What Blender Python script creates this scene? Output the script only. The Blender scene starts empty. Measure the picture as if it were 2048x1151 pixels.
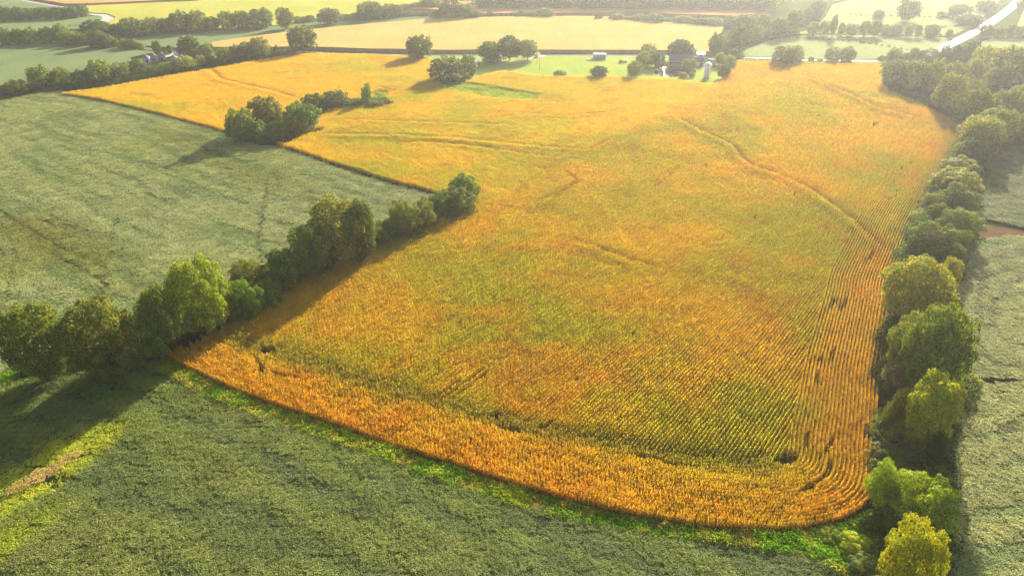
import bpy, math, random
import numpy as np
from mathutils import Vector, Matrix
from mathutils.geometry import delaunay_2d_cdt

SC = bpy.context.scene
COL = SC.collection
R = math.radians
rng = np.random.default_rng(7)
random.seed(7)

# ------------------------------------------------------------------ camera, sky, sun, exposure
CAM_H = 80.0
PITCH = R(29.6)
LENS_PX = 1366.0            # focal length in pixels of the 2048 px wide photograph
cam_d = bpy.data.cameras.new('camera')
cam_d.lens = 36.0 * LENS_PX / 2048.0
cam_d.sensor_width = 36.0
cam_d.clip_start = 1.0
cam_d.clip_end = 12000.0
cam = bpy.data.objects.new('camera', cam_d)
COL.objects.link(cam)
cam.location = (0, 0, CAM_H)
cam.rotation_euler = (math.pi / 2 - PITCH, 0, 0)
SC.camera = cam

SUN_AZ = R(24.5)            # to the right of the view direction (+Y)
SUN_EL = R(20.0)
world = bpy.data.worlds.new('World')
SC.world = world
world.use_nodes = True
wn = world.node_tree.nodes
wl = world.node_tree.links
wn.clear()
sky = wn.new('ShaderNodeTexSky')
sky.sky_type = 'NISHITA'
sky.sun_disc = False
sky.sun_elevation = SUN_EL
sky.sun_rotation = SUN_AZ
sky.air_density = 1.0
sky.dust_density = 5.0
bg = wn.new('ShaderNodeBackground')
bg.inputs['Strength'].default_value = 0.075
wo = wn.new('ShaderNodeOutputWorld')
wl.new(sky.outputs[0], bg.inputs['Color'])
wl.new(bg.outputs[0], wo.inputs['Surface'])

sd = bpy.data.lights.new('sun', 'SUN')
sd.energy = 5.0
sd.angle = R(0.5)
sd.color = (1.0, 0.91, 0.77)
sun = bpy.data.objects.new('sun', sd)
COL.objects.link(sun)
svec = Vector((math.sin(SUN_AZ) * math.cos(SUN_EL), math.cos(SUN_AZ) * math.cos(SUN_EL), math.sin(SUN_EL)))
sun.rotation_euler = svec.to_track_quat('Z', 'Y').to_euler()
sun.location = (150, 300, 120)

SC.view_settings.view_transform = 'Standard'
SC.view_settings.look = 'None'
SC.view_settings.gamma = 1.0
SC.view_settings.exposure = 1.65
SC.render.engine = 'CYCLES'
cy = SC.cycles
cy.max_bounces = 6
cy.diffuse_bounces = 3
cy.glossy_bounces = 2
cy.transmission_bounces = 4
cy.volume_bounces = 1
cy.transparent_max_bounces = 4
cy.sample_clamp_indirect = 4.0
cy.use_denoising = True

HAZE_DENSITY = 0.000145
HAZE_G = 0.56
HAZE_COL = (0.92, 0.95, 1.0)

# ------------------------------------------------------------------ pixel -> ground
CS, SN = math.cos(PITCH), math.sin(PITCH)


def ray(px, py):
    u = (px - 1024.0) / LENS_PX
    v = (575.5 - py) / LENS_PX
    return np.array([u, CS + v * SN, -SN + v * CS])


def at(px, py, z=0.0):
    d = ray(px, py)
    t = (z - CAM_H) / d[2]
    return (d[0] * t, d[1] * t)


def depth_at(px, py, z=0.0):
    d = ray(px, py)
    return (z - CAM_H) / d[2]          # camera-space depth, since ray() has unit forward part


def P(pts, z=0.0):
    return [at(x, y, z) for x, y in pts]


def visible(x, y, z=1.0, mx=420, my=170):
    dx, dy, dz = x, y, z - CAM_H
    dep = dy * CS - dz * SN
    u = 1024 + LENS_PX * dx / dep
    v = 575.5 - LENS_PX * (dy * SN + dz * CS) / dep
    return (dep > 1) & (u > -mx) & (u < 2048 + mx) & (v < 1151 + my)


# ------------------------------------------------------------------ noise
def vnoise(x, y, seed=0):
    xi = np.floor(x).astype(np.int64)
    yi = np.floor(y).astype(np.int64)
    xf = x - xi
    yf = y - yi
    xf = xf * xf * (3 - 2 * xf)
    yf = yf * yf * (3 - 2 * yf)

    def h(a, b):
        n = (a * 374761393 + b * 668265263 + seed * 974634777) & 0xffffffff
        n = ((n ^ (n >> 13)) * 1274126177) & 0xffffffff
        n = (n ^ (n >> 16)) & 0xffffffff
        return n / 4294967295.0
    a = h(xi, yi) * (1 - xf) + h(xi + 1, yi) * xf
    b = h(xi, yi + 1) * (1 - xf) + h(xi + 1, yi + 1) * xf
    return a * (1 - yf) + b * yf


def fbm(x, y, scale, seed=0, octaves=3):
    x = np.asarray(x, float) / scale
    y = np.asarray(y, float) / scale
    s, a, t = 0.0, 1.0, 0.0
    for k in range(octaves):
        s = s + a * vnoise(x * 2 ** k, y * 2 ** k, seed + k * 17)
        t += a
        a *= 0.5
    return s / t


def sstep(a, b, x):
    t = np.clip((x - a) / (b - a), 0, 1)
    return t * t * (3 - 2 * t)


# ------------------------------------------------------------------ polygons
def inside(poly, x, y):
    x = np.asarray(x, float)
    y = np.asarray(y, float)
    r = np.zeros(x.shape, bool)
    n = len(poly)
    for i in range(n):
        x1, y1 = poly[i]
        x2, y2 = poly[(i + 1) % n]
        if y1 == y2:
            continue
        c = ((y1 > y) != (y2 > y)) & (x < (x2 - x1) * (y - y1) / (y2 - y1) + x1)
        r ^= c
    return r


def seg_dist(line, x, y):
    """distance, signed side and arc position of points along an open polyline"""
    best = np.full(np.shape(x), 1e9)
    side = np.zeros(np.shape(x))
    arc = np.zeros(np.shape(x))
    L = 0.0
    for (x1, y1), (x2, y2) in zip(line[:-1], line[1:]):
        dx, dy = x2 - x1, y2 - y1
        l2 = dx * dx + dy * dy
        if l2 < 1e-9:
            continue
        t = np.clip(((x - x1) * dx + (y - y1) * dy) / l2, 0, 1)
        ex, ey = x - (x1 + t * dx), y - (y1 + t * dy)
        d = np.hypot(ex, ey)
        m = d < best
        best = np.where(m, d, best)
        side = np.where(m, np.sign(dx * ey - dy * ex), side)
        arc = np.where(m, L + t * math.sqrt(l2), arc)
        L += math.sqrt(l2)
    return best, side, arc, L


def smooth(pts, step=2.0):
    """Catmull-Rom through the points, resampled at an even step"""
    p = [np.array(q, float) for q in pts]
    p = [2 * p[0] - p[1]] + p + [2 * p[-1] - p[-2]]
    out = []
    for i in range(1, len(p) - 2):
        n = max(2, int(np.linalg.norm(p[i + 1] - p[i]) / step))
        for k in range(n):
            t = k / n
            a, b, c, d = p[i - 1], p[i], p[i + 1], p[i + 2]
            out.append(0.5 * ((2 * b) + (-a + c) * t + (2 * a - 5 * b + 4 * c - d) * t * t + (-a + 3 * b - 3 * c + d) * t ** 3))
    out.append(p[-2])
    out = np.array(out)
    s = np.concatenate([[0], np.cumsum(np.hypot(*np.diff(out, axis=0).T))])
    n = max(2, int(s[-1] / step))
    q = np.linspace(0, s[-1], n + 1)
    return np.stack([np.interp(q, s, out[:, 0]), np.interp(q, s, out[:, 1])], 1)


# ------------------------------------------------------------------ terrain relief
BERMS = [  # (photo line, ridge height, half width)
    ([(1345, 232), (1400, 262), (1440, 278), (1466, 292), (1476, 310), (1500, 330), (1560, 350), (1612, 374), (1660, 408), (1715, 450), (1745, 478), (1795, 512)], 0.85, 3.0),
    ([(1105, 478), (1165, 484), (1215, 505), (1260, 522), (1310, 532), (1352, 546)], 0.7, 2.6),
    ([(625, 266), (700, 270), (800, 271), (900, 276), (980, 284), (1060, 292), (1125, 296), (1195, 300)], 0.75, 3.0),
    ([(1592, 146), (1650, 168), (1700, 190), (1750, 214), (1810, 230), (1880, 240)], 0.9, 3.4),
    ([(640, 238), (720, 240), (820, 244), (930, 246), (1030, 250)], 0.35, 3.0),
    ([(376, 136), (420, 140), (440, 158), (500, 172), (560, 186), (600, 198)], 0.5, 3.4),
    ([(740, 168), (790, 182), (860, 180), (905, 176)], 0.4, 3.0),
    ([(1085, 535), (1130, 548), (1195, 562)], 0.45, 2.4),
    ([(1170, 302), (1210, 285), (1240, 268)], 0.3, 2.5),
    ([(760, 286), (850, 284), (940, 292), (1040, 306), (1130, 316), (1190, 322)], 0.35, 2.4),
    ([(960, 222), (1040, 226), (1120, 232), (1200, 228), (1270, 214)], 0.35, 2.4),
    ([(1010, 330), (1070, 334), (1130, 342), (1150, 360), (1110, 384), (1060, 396)], 0.3, 2.0),
    ([(1490, 122), (1530, 126), (1560, 136), (1590, 150)], 0.4, 2.6),
    ([(940, 405), (1000, 412), (1090, 424)], 0.45, 2.4),
]
BERMS = [(P(l, 1.9), h, w) for l, h, w in BERMS]
LEFT_SOY_FURROWS = [([(-200, 355), (0, 432), (110, 500), (205, 545), (240, 580)], 0.22, 1.6),
                    ([(330, 268), (480, 340), (620, 392)], 0.15, 1.6),
                    ([(130, 455), (170, 490), (215, 520)], 0.2, 1.6)]
LEFT_SOY_FURROWS = [(P(l), h, w) for l, h, w in LEFT_SOY_FURROWS]


def terrain(x, y):
    x = np.asarray(x, float)
    y = np.asarray(y, float)
    fade = 1 - sstep(285, 345, y)
    fade = fade * sstep(60, 110, y) * 1.0
    z = fade * 1.6 * (fbm(x, y, 95.0, 3, 2) - 0.5)
    z = z + fade * 0.35 * (fbm(x, y, 26.0, 9, 2) - 0.5)
    for line, h, w in BERMS + LEFT_SOY_FURROWS:
        a = np.array(line)
        m = (x > a[:, 0].min() - 15) & (x < a[:, 0].max() + 15) & (y > a[:, 1].min() - 15) & (y < a[:, 1].max() + 15)
        if not np.any(m):
            continue
        d, s, arc, L = seg_dist(line, x, y)
        e = sstep(0, 18, arc) * sstep(0, 18, L - arc)
        # every line runs left to right, so side +1 is the far side
        u = d * s
        z = z + np.where(m, e * h * (0.8 * np.exp(-((u + 0.5 * w) / (0.6 * w)) ** 2) - 0.7 * np.exp(-((u - 0.5 * w) / (0.5 * w)) ** 2)), 0)
    return z


def tz(x, y):
    return float(terrain(np.array([x]), np.array([y]))[0])


# ------------------------------------------------------------------ materials
def new_mat(name):
    m = bpy.data.materials.new(name)
    m.use_nodes = True
    nt = m.node_tree
    nt.nodes.clear()
    out = nt.nodes.new('ShaderNodeOutputMaterial')
    return m, nt, out


def mix_rgb(nt, fac, a, b, mode='MIX'):
    n = nt.nodes.new('ShaderNodeMix')
    n.data_type = 'RGBA'
    n.blend_type = mode
    for s, v in ((n.inputs[0], fac), (n.inputs[6], a), (n.inputs[7], b)):
        if isinstance(v, bpy.types.NodeSocket):
            nt.links.new(v, s)
        elif isinstance(v, (int, float)):
            s.default_value = v
        else:
            s.default_value = (*v[:3], 1)
    return n.outputs[2]


def ramp(nt, fac, stops):
    n = nt.nodes.new('ShaderNodeValToRGB')
    e = n.color_ramp.elements
    while len(e) < len(stops):
        e.new(0.5)
    for k, (p, c) in enumerate(stops):
        e[k].position = p
        e[k].color = (*c, 1) if not isinstance(c, (int, float)) else (c, c, c, 1)
    nt.links.new(fac, n.inputs[0])
    return n.outputs[0]


def noise_fac(nt, scale, detail=4, rough=0.6, vec=None, stretch=None):
    g = nt.nodes.new('ShaderNodeNewGeometry')
    v = vec or g.outputs['Position']
    if stretch:
        mp = nt.nodes.new('ShaderNodeMapping')
        mp.inputs['Rotation'].default_value[2] = stretch[0]
        mp.inputs['Scale'].default_value = (1, stretch[1], 1)
        nt.links.new(v, mp.inputs[0])
        v = mp.outputs[0]
    n = nt.nodes.new('ShaderNodeTexNoise')
    n.inputs['Scale'].default_value = scale
    n.inputs['Detail'].default_value = detail
    n.inputs['Roughness'].default_value = rough
    nt.links.new(v, n.inputs['Vector'])
    return n.outputs['Fac']


def leaf_shader(nt, out, color, trans=0.4, rough=0.55, spec=0.3, tgain=(1.25, 1.25, 0.7)):
    b = nt.nodes.new('ShaderNodeBsdfPrincipled')
    b.inputs['Roughness'].default_value = rough
    b.inputs['Specular IOR Level'].default_value = spec
    t = nt.nodes.new('ShaderNodeBsdfTranslucent')
    mx = nt.nodes.new('ShaderNodeMixShader')
    mx.inputs[0].default_value = trans
    nt.links.new(color, b.inputs['Base Color'])
    tc = mix_rgb(nt, 1.0, color, tgain, 'MULTIPLY')
    nt.links.new(tc, t.inputs['Color'])
    nt.links.new(b.outputs[0], mx.inputs[1])
    nt.links.new(t.outputs[0], mx.inputs[2])
    nt.links.new(mx.outputs[0], out.inputs['Surface'])


def carpet_mat(name, trans=0.45, vary=(0.6, 1.35), rough=0.5, spec=0.3, patch=None, tgain=(1.2, 1.2, 0.7)):
    """leaf material whose colour comes from the planting's own per-plant tint"""
    m, nt, out = new_mat(name)
    a = nt.nodes.new('ShaderNodeAttribute')
    a.attribute_type = 'INSTANCER'
    a.attribute_name = 'tint'
    g = nt.nodes.new('ShaderNodeNewGeometry')
    k = ramp(nt, g.outputs['Random Per Island'], [(0.0, vary[0]), (1.0, vary[1])])
    # ramp clamps at 1: use math instead
    mr = nt.nodes.new('ShaderNodeMapRange')
    mr.inputs['To Min'].default_value = vary[0]
    mr.inputs['To Max'].default_value = vary[1]
    nt.links.new(g.outputs['Random Per Island'], mr.inputs['Value'])
    vm = nt.nodes.new('ShaderNodeVectorMath')
    vm.operation = 'SCALE'
    nt.links.new(a.outputs['Vector'], vm.inputs[0])
    nt.links.new(mr.outputs[0], vm.inputs['Scale'])
    col = vm.outputs[0]
    if patch:
        # some leaves are dry: a second colour mixed in by leaf
        w = nt.nodes.new('ShaderNodeTexWhiteNoise')
        w.noise_dimensions = '1D'
        ad = nt.nodes.new('ShaderNodeMath')
        ad.operation = 'ADD'
        oi = nt.nodes.new('ShaderNodeObjectInfo')
        nt.links.new(g.outputs['Random Per Island'], ad.inputs[0])
        nt.links.new(oi.outputs['Random'], ad.inputs[1])
        nt.links.new(ad.outputs[0], w.inputs['W'])
        f = nt.nodes.new('ShaderNodeMath')
        f.operation = 'GREATER_THAN'
        f.inputs[1].default_value = 1 - patch[1]
        nt.links.new(w.outputs['Value'], f.inputs[0])
        col = mix_rgb(nt, f.outputs[0], col, patch[0])
    leaf_shader(nt, out, col, trans, rough, spec, tgain)
    return m


def crown_mat(name, trans=0.35):
    m, nt, out = new_mat(name)
    oi = nt.nodes.new('ShaderNodeObjectInfo')
    g = nt.nodes.new('ShaderNodeNewGeometry')
    mr = nt.nodes.new('ShaderNodeMapRange')
    mr.inputs['To Min'].default_value = 0.45
    mr.inputs['To Max'].default_value = 1.6
    nt.links.new(g.outputs['Random Per Island'], mr.inputs['Value'])
    vm = nt.nodes.new('ShaderNodeVectorMath')
    vm.operation = 'SCALE'
    nt.links.new(oi.outputs['Color'], vm.inputs[0])
    nt.links.new(mr.outputs[0], vm.inputs['Scale'])
    f = noise_fac(nt, 0.45, 2)
    f2 = ramp(nt, f, [(0.38, 0.0), (0.62, 1.0)])
    col = mix_rgb(nt, f2, vm.outputs[0], mix_rgb(nt, 1.0, vm.outputs[0], (1.55, 1.18, 0.65), 'MULTIPLY'))
    leaf_shader(nt, out, col, trans, 0.65, 0.10, (1.3, 1.3, 0.6))
    return m


def plain(name, col, rough=0.7, metal=0.0, var=0.15, scale=2.0, bump=0.0, spec=0.4, detail=5):
    m, nt, out = new_mat(name)
    b = nt.nodes.new('ShaderNodeBsdfPrincipled')
    b.inputs['Roughness'].default_value = rough
    b.inputs['Metallic'].default_value = metal
    b.inputs['Specular IOR Level'].default_value = spec
    f = noise_fac(nt, scale, detail)
    c = ramp(nt, f, [(0.25, tuple(max(0, k * (1 - var)) for k in col)), (0.75, tuple(min(1, k * (1 + var)) for k in col))])
    nt.links.new(c, b.inputs['Base Color'])
    if bump:
        bn = nt.nodes.new('ShaderNodeBump')
        bn.inputs['Strength'].default_value = 1.0
        bn.inputs['Distance'].default_value = bump
        nt.links.new(f, bn.inputs['Height'])
        nt.links.new(bn.outputs[0], b.inputs['Normal'])
    nt.links.new(b.outputs[0], out.inputs['Surface'])
    return m


def field_mat(name, c1, c2, c3, row_dir=0.0, bump=0.5, trans=0.3, big=0.02, row=0.12):
    """far crop canopy: three tones in drifts and drilling streaks, rough with leaf relief"""
    m, nt, out = new_mat(name)
    f1 = noise_fac(nt, big, 5, 0.6)
    f2 = noise_fac(nt, row, 4, 0.7, stretch=(row_dir, 0.12))
    f3 = noise_fac(nt, 1.1, 3, 0.8)
    c = mix_rgb(nt, ramp(nt, f1, [(0.35, 0.0), (0.65, 1.0)]), c1, c2)
    c = mix_rgb(nt, ramp(nt, f2, [(0.45, 0.0), (0.72, 0.75)]), c, c3)
    c = mix_rgb(nt, 1.0, c, ramp(nt, f3, [(0.3, 0.62), (0.7, 1.0)]), 'MULTIPLY')
    b = nt.nodes.new('ShaderNodeBsdfPrincipled')
    b.inputs['Roughness'].default_value = 1.0
    b.inputs['Specular IOR Level'].default_value = 0.0
    nt.links.new(c, b.inputs['Base Color'])
    bn = nt.nodes.new('ShaderNodeBump')
    bn.inputs['Strength'].default_value = 0.6
    bn.inputs['Distance'].default_value = bump
    ad = nt.nodes.new('ShaderNodeMath')
    ad.operation = 'ADD'
    nt.links.new(f3, ad.inputs[0])
    nt.links.new(f2, ad.inputs[1])
    nt.links.new(ad.outputs[0], bn.inputs['Height'])
    nt.links.new(bn.outputs[0], b.inputs['Normal'])
    nt.links.new(b.outputs[0], out.inputs['Surface'])
    return m


M = {}
M['ground'] = field_mat('meadow_ground', (0.075, 0.11, 0.022), (0.055, 0.085, 0.018), (0.12, 0.12, 0.04), bump=0.15)
M['soil'] = plain('dry_soil', (0.060, 0.045, 0.014), 1.0, spec=0.0, var=0.35, scale=1.5)
M['red_soil'] = plain('red_soil', (0.12, 0.075, 0.040), 1.0, spec=0.0, var=0.35, scale=1.2, bump=0.1)
M['lawn'] = field_mat('mown_lawn', (0.30, 0.38, 0.06), (0.35, 0.40, 0.08), (0.24, 0.34, 0.06), bump=0.03, big=0.05)
M['verge'] = field_mat('verge_grass', (0.07, 0.17, 0.012), (0.11, 0.2, 0.015), (0.05, 0.12, 0.01), bump=0.15, big=0.15)
M['rough'] = field_mat('rough_grass', (0.08, 0.15, 0.03), (0.13, 0.17, 0.04), (0.06, 0.11, 0.025), bump=0.25, big=0.06)
M['asphalt'] = plain('pale_asphalt', (0.11, 0.105, 0.095), 0.8, var=0.2, scale=0.8, spec=0.15)
M['glare_road'] = plain('sun_struck_road', (0.17, 0.165, 0.15), 0.6, var=0.3, scale=0.5, spec=0.2)  # asphalt made paler and smoother, sun glare put into its colour
M['gravel'] = plain('pale_gravel', (0.34, 0.30, 0.25), 0.9, var=0.2, scale=2.5)
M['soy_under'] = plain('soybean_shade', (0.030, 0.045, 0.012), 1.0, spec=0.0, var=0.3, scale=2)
M['far_corn'] = field_mat('far_corn', (0.52, 0.34, 0.10), (0.54, 0.39, 0.13), (0.40, 0.33, 0.10), bump=0.5, row_dir=0.1)
M['far_pink'] = field_mat('far_ripe_corn', (0.46, 0.25, 0.10), (0.50, 0.29, 0.11), (0.36, 0.25, 0.08), bump=0.4)
M['far_yellow'] = field_mat('far_yellow_crop', (0.36, 0.36, 0.05), (0.42, 0.40, 0.07), (0.28, 0.33, 0.05), bump=0.3)
M['far_soy'] = field_mat('far_soybean', (0.16, 0.21, 0.09), (0.19, 0.235, 0.10), (0.12, 0.17, 0.07), bump=0.3)
M['far_pasture'] = field_mat('far_pasture', (0.27, 0.32, 0.12), (0.31, 0.34, 0.13), (0.21, 0.27, 0.10), bump=0.2)
M['bark'] = plain('bark', (0.10, 0.075, 0.05), 0.9, var=0.4, scale=3, bump=0.05)
M['dead_twig'] = plain('dead_twigs', (0.27, 0.19, 0.14), 0.9, var=0.25, scale=3)
M['crown'] = crown_mat('tree_leaves')
M['corn'] = carpet_mat('corn_leaves', 0.45, (0.5, 1.4), 0.65, 0.08, patch=((0.60, 0.42, 0.13), 0.16), tgain=(1.3, 1.15, 0.5))
M['soy'] = carpet_mat('soybean_leaves', 0.25, (0.7, 1.3), 0.65, 0.07, tgain=(1.3, 1.4, 0.5))
M['weed'] = carpet_mat('weed_leaves', 0.5, (0.6, 1.4), 0.65, 0.1)
M['white'] = plain('white_paint', (0.80, 0.80, 0.78), 0.5, var=0.05)
M['grey_roof'] = plain('grey_shingles', (0.15, 0.14, 0.15), 0.8, var=0.2, scale=4)
M['brick'] = plain('red_brick', (0.30, 0.13, 0.09), 0.85, var=0.25, scale=6)
M['barn_red'] = plain('barn_red_boards', (0.36, 0.07, 0.05), 0.8, var=0.2, scale=4)
M['steel'] = plain('galvanised_steel', (0.42, 0.42, 0.45), 0.5, metal=0.5, var=0.15, scale=4)
M['ribbed'] = plain('blue_grey_metal', (0.30, 0.32, 0.36), 0.8, var=0.1, scale=4, spec=0.1)
M['dull_roof'] = plain('rusty_grey_roof', (0.22, 0.18, 0.17), 0.7, metal=0.2, var=0.3, scale=5)
M['glass'] = plain('dark_window_glass', (0.03, 0.035, 0.04), 0.1, var=0.1, spec=0.8)
M['dark'] = plain('dark_rubber', (0.02, 0.02, 0.02), 0.8)
M['orange'] = plain('orange_paint', (0.65, 0.20, 0.04), 0.5)
M['wood'] = plain('weathered_wood', (0.28, 0.22, 0.16), 0.85, var=0.25, scale=3)
M['concrete'] = plain('concrete', (0.45, 0.43, 0.40), 0.85, var=0.15, scale=2)


def water_mat():
    m, nt, out = new_mat('pond_water')
    b = nt.nodes.new('ShaderNodeBsdfPrincipled')
    b.inputs['Base Color'].default_value = (0.03, 0.022, 0.016, 1)
    b.inputs['Roughness'].default_value = 0.02
    b.inputs['Specular IOR Level'].default_value = 1.0
    b.inputs['IOR'].default_value = 1.5
    f = noise_fac(nt, 1.5, 3)
    bn = nt.nodes.new('ShaderNodeBump')
    bn.inputs['Strength'].default_value = 0.15
    bn.inputs['Distance'].default_value = 0.02
    nt.links.new(f, bn.inputs['Height'])
    nt.links.new(bn.outputs[0], b.inputs['Normal'])
    nt.links.new(b.outputs[0], out.inputs['Surface'])
    return m


M['water'] = water_mat()

# ------------------------------------------------------------------ object helpers


def link(o):
    COL.objects.link(o)
    return o


def tag(o, label=None, cat=None, group=None, kind=None):
    if label:
        o['label'] = label
    if cat:
        o['category'] = cat
    if group:
        o['group'] = group
    if kind:
        o['kind'] = kind
    return o


def mesh_obj(name, verts, faces, mat, parent=None, smooth_=False):
    me = bpy.data.meshes.new(name)
    me.from_pydata([tuple(v) for v in verts], [], [tuple(f) for f in faces])
    me.materials.append(mat)
    if smooth_:
        me.polygons.foreach_set('use_smooth', [True] * len(me.polygons))
    me.update()
    o = bpy.data.objects.new(name, me)
    link(o)
    if parent:
        o.parent = parent
    return o


def quads_mesh(name, V, mat):
    """V: (n,4,3) array, one island per quad"""
    n = len(V)
    me = bpy.data.meshes.new(name)
    me.vertices.add(n * 4)
    me.vertices.foreach_set('co', V.reshape(-1).astype(np.float32))
    me.loops.add(n * 4)
    me.loops.foreach_set('vertex_index', np.arange(n * 4, dtype=np.int32))
    me.polygons.add(n)
    me.polygons.foreach_set('loop_start', np.arange(0, n * 4, 4, dtype=np.int32))
    me.update(calc_edges=True)
    me.materials.append(mat)
    return me


def empty(name, loc, rz=0.0):
    o = bpy.data.objects.new(name, None)
    o.empty_display_size = 0.5
    o.location = loc
    o.rotation_euler = (0, 0, rz)
    return link(o)


class MB:
    """collects simple shapes into one mesh"""

    def __init__(self):
        self.v, self.f = [], []

    def add(self, v, f):
        b = len(self.v)
        self.v += [tuple(p) for p in v]
        self.f += [tuple(b + i for i in q) for q in f]

    def box(self, x0, y0, z0, x1, y1, z1):
        v = [(x0, y0, z0), (x1, y0, z0), (x1, y1, z0), (x0, y1, z0), (x0, y0, z1), (x1, y0, z1), (x1, y1, z1), (x0, y1, z1)]
        self.add(v, [(0, 3, 2, 1), (4, 5, 6, 7), (0, 1, 5, 4), (1, 2, 6, 5), (2, 3, 7, 6), (3, 0, 4, 7)])

    def prism(self, prof, axis, a0, a1):
        """closed profile extruded along x (profile in y,z) or y (profile in x,z)"""
        n = len(prof)
        if axis == 'x':
            v = [(a0, p, q) for p, q in prof] + [(a1, p, q) for p, q in prof]
        else:
            v = [(p, a0, q) for p, q in prof] + [(p, a1, q) for p, q in prof]
        f = [tuple(range(n)), tuple(range(2 * n - 1, n - 1, -1))]
        f += [(i, (i + 1) % n, n + (i + 1) % n, n + i) for i in range(n)]
        self.add(v, f)

    def lathe(self, prof, seg=20, cx=0, cy=0):
        v, f = [], []
        for r, z in prof:
            for k in range(seg):
                a = 2 * math.pi * k / seg
                v.append((cx + r * math.cos(a), cy + r * math.sin(a), z))
        for i in range(len(prof) - 1):
            for k in range(seg):
                k2 = (k + 1) % seg
                f.append((i * seg + k, i * seg + k2, (i + 1) * seg + k2, (i + 1) * seg + k))
        f.append(tuple(range((len(prof) - 1) * seg, len(prof) * seg)))
        f.append(tuple(range(seg - 1, -1, -1)))
        self.add(v, f)

    def tube(self, pts, radii, seg=6):
        pts = [Vector(p) for p in pts]
        v, f = [], []
        for i, p in enumerate(pts):
            d = (pts[min(i + 1, len(pts) - 1)] - pts[max(i - 1, 0)]).normalized()
            a = d.orthogonal().normalized()
            b = d.cross(a)
            for k in range(seg):
                t = 2 * math.pi * k / seg
                v.append(p + radii[i] * (math.cos(t) * a + math.sin(t) * b))
        for i in range(len(pts) - 1):
            for k in range(seg):
                k2 = (k + 1) % seg
                f.append((i * seg + k, i * seg + k2, (i + 1) * seg + k2, (i + 1) * seg + k))
        f.append(tuple(range((len(pts) - 1) * seg, len(pts) * seg)))
        self.add(v, f)

    def build(self, name, mat, parent=None, smooth_=False):
        return mesh_obj(name, self.v, self.f, mat, parent, smooth_)


def clean_poly(poly):
    out = []
    for p in poly:
        if not out or math.hypot(p[0] - out[-1][0], p[1] - out[-1][1]) > 0.05:
            out.append((float(p[0]), float(p[1])))
    return out


def drape(name, poly, spacing, h, mat, kind='structure', skirt=False, label=None, cat=None, rough=0.0, relief=True):
    """a polygon laid over the terrain at height h, with a wall down to the ground where skirt is set"""
    poly = clean_poly(poly)
    a = np.array(poly)
    x0, y0 = a.min(0)
    x1, y1 = a.max(0)
    ring = []
    for i in range(len(poly)):
        p, q = np.array(poly[i]), np.array(poly[(i + 1) % len(poly)])
        n = max(1, int(np.linalg.norm(q - p) / spacing))
        for k in range(n):
            ring.append(tuple(p + (q - p) * k / n))
    gx, gy = np.meshgrid(np.arange(x0, x1, spacing), np.arange(y0, y1, spacing))
    gx = gx.ravel() + rng.uniform(-.2, .2, gx.size) * spacing
    gy = gy.ravel() + rng.uniform(-.2, .2, gy.size) * spacing
    m = inside(poly, gx, gy)
    gx, gy = gx[m], gy[m]
    d, _, _, _ = seg_dist(ring + [ring[0]], gx, gy)
    gx, gy = gx[d > spacing * 0.35], gy[d > spacing * 0.35]
    pts = [Vector(p) for p in ring] + [Vector((u, v)) for u, v in zip(gx, gy)]
    n = len(ring)
    r = delaunay_2d_cdt(pts, [(i, (i + 1) % n) for i in range(n)], [], 1, 1e-4)
    V = np.array([[p.x, p.y] for p in r[0]])
    F = [tuple(f) for f in r[2]]
    Z = (terrain(V[:, 0], V[:, 1]) if relief else 0) + h + (rng.uniform(-1, 1, len(V)) * rough)
    verts = [(x, y, z) for (x, y), z in zip(V, np.broadcast_to(Z, len(V)))]
    if skirt:
        cnt = {}
        for f in F:
            for i in range(3):
                e = (f[i], f[(i + 1) % 3])
                cnt[tuple(sorted(e))] = None if tuple(sorted(e)) in cnt else e
        low = {}
        for e in [e for e in cnt.values() if e]:
            for v in e:
                if v not in low:
                    low[v] = len(verts)
                    verts.append((verts[v][0], verts[v][1], verts[v][2] - h - 0.2))
            F.append((e[1], e[0], low[e[0]], low[e[1]]))
    o = mesh_obj(name, verts, F, mat)
    tag(o, label, cat, None, kind)
    return o


def ribbon(line, width, step=3.0):
    c = smooth(line, step)
    t = np.gradient(c, axis=0)
    t /= np.maximum(np.hypot(t[:, 0], t[:, 1]), 1e-9)[:, None]
    nrm = np.stack([-t[:, 1], t[:, 0]], 1)
    w = np.interp(np.linspace(0, 1, len(c)), np.linspace(0, 1, len(np.atleast_1d(width))), np.atleast_1d(width)) if np.ndim(width) else np.full(len(c), width)
    a = c + nrm * w[:, None] / 2
    b = c - nrm * w[:, None] / 2
    return [tuple(p) for p in a] + [tuple(p) for p in b[::-1]]


def road_obj(name, line, width, h, mat, step=3.0):
    """a strip with its cross edges kept, so it drapes cleanly"""
    rib = ribbon(line, width, step)
    n = len(rib) // 2
    a, b = rib[:n], rib[n:][::-1]
    A, B = np.array(a), np.array(b)
    za, zb = terrain(A[:, 0], A[:, 1]), terrain(B[:, 0], B[:, 1])
    v = [(x, y, z + h) for (x, y), z in zip(a, za)] + [(x, y, z + h) for (x, y), z in zip(b, zb)]
    f = [(i, i + 1, n + i + 1, n + i) for i in range(n - 1)]
    f = [q[::-1] for q in f]
    return tag(mesh_obj(name, v, f, mat), None, None, None, 'structure')


# ------------------------------------------------------------------ planting by instances
def proto_collection(name, meshes):
    c = bpy.data.collections.new(name)
    for i, me in enumerate(meshes):
        o = bpy.data.objects.new('%s_%02d' % (name, i), me)
        c.objects.link(o)
    return c


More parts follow.
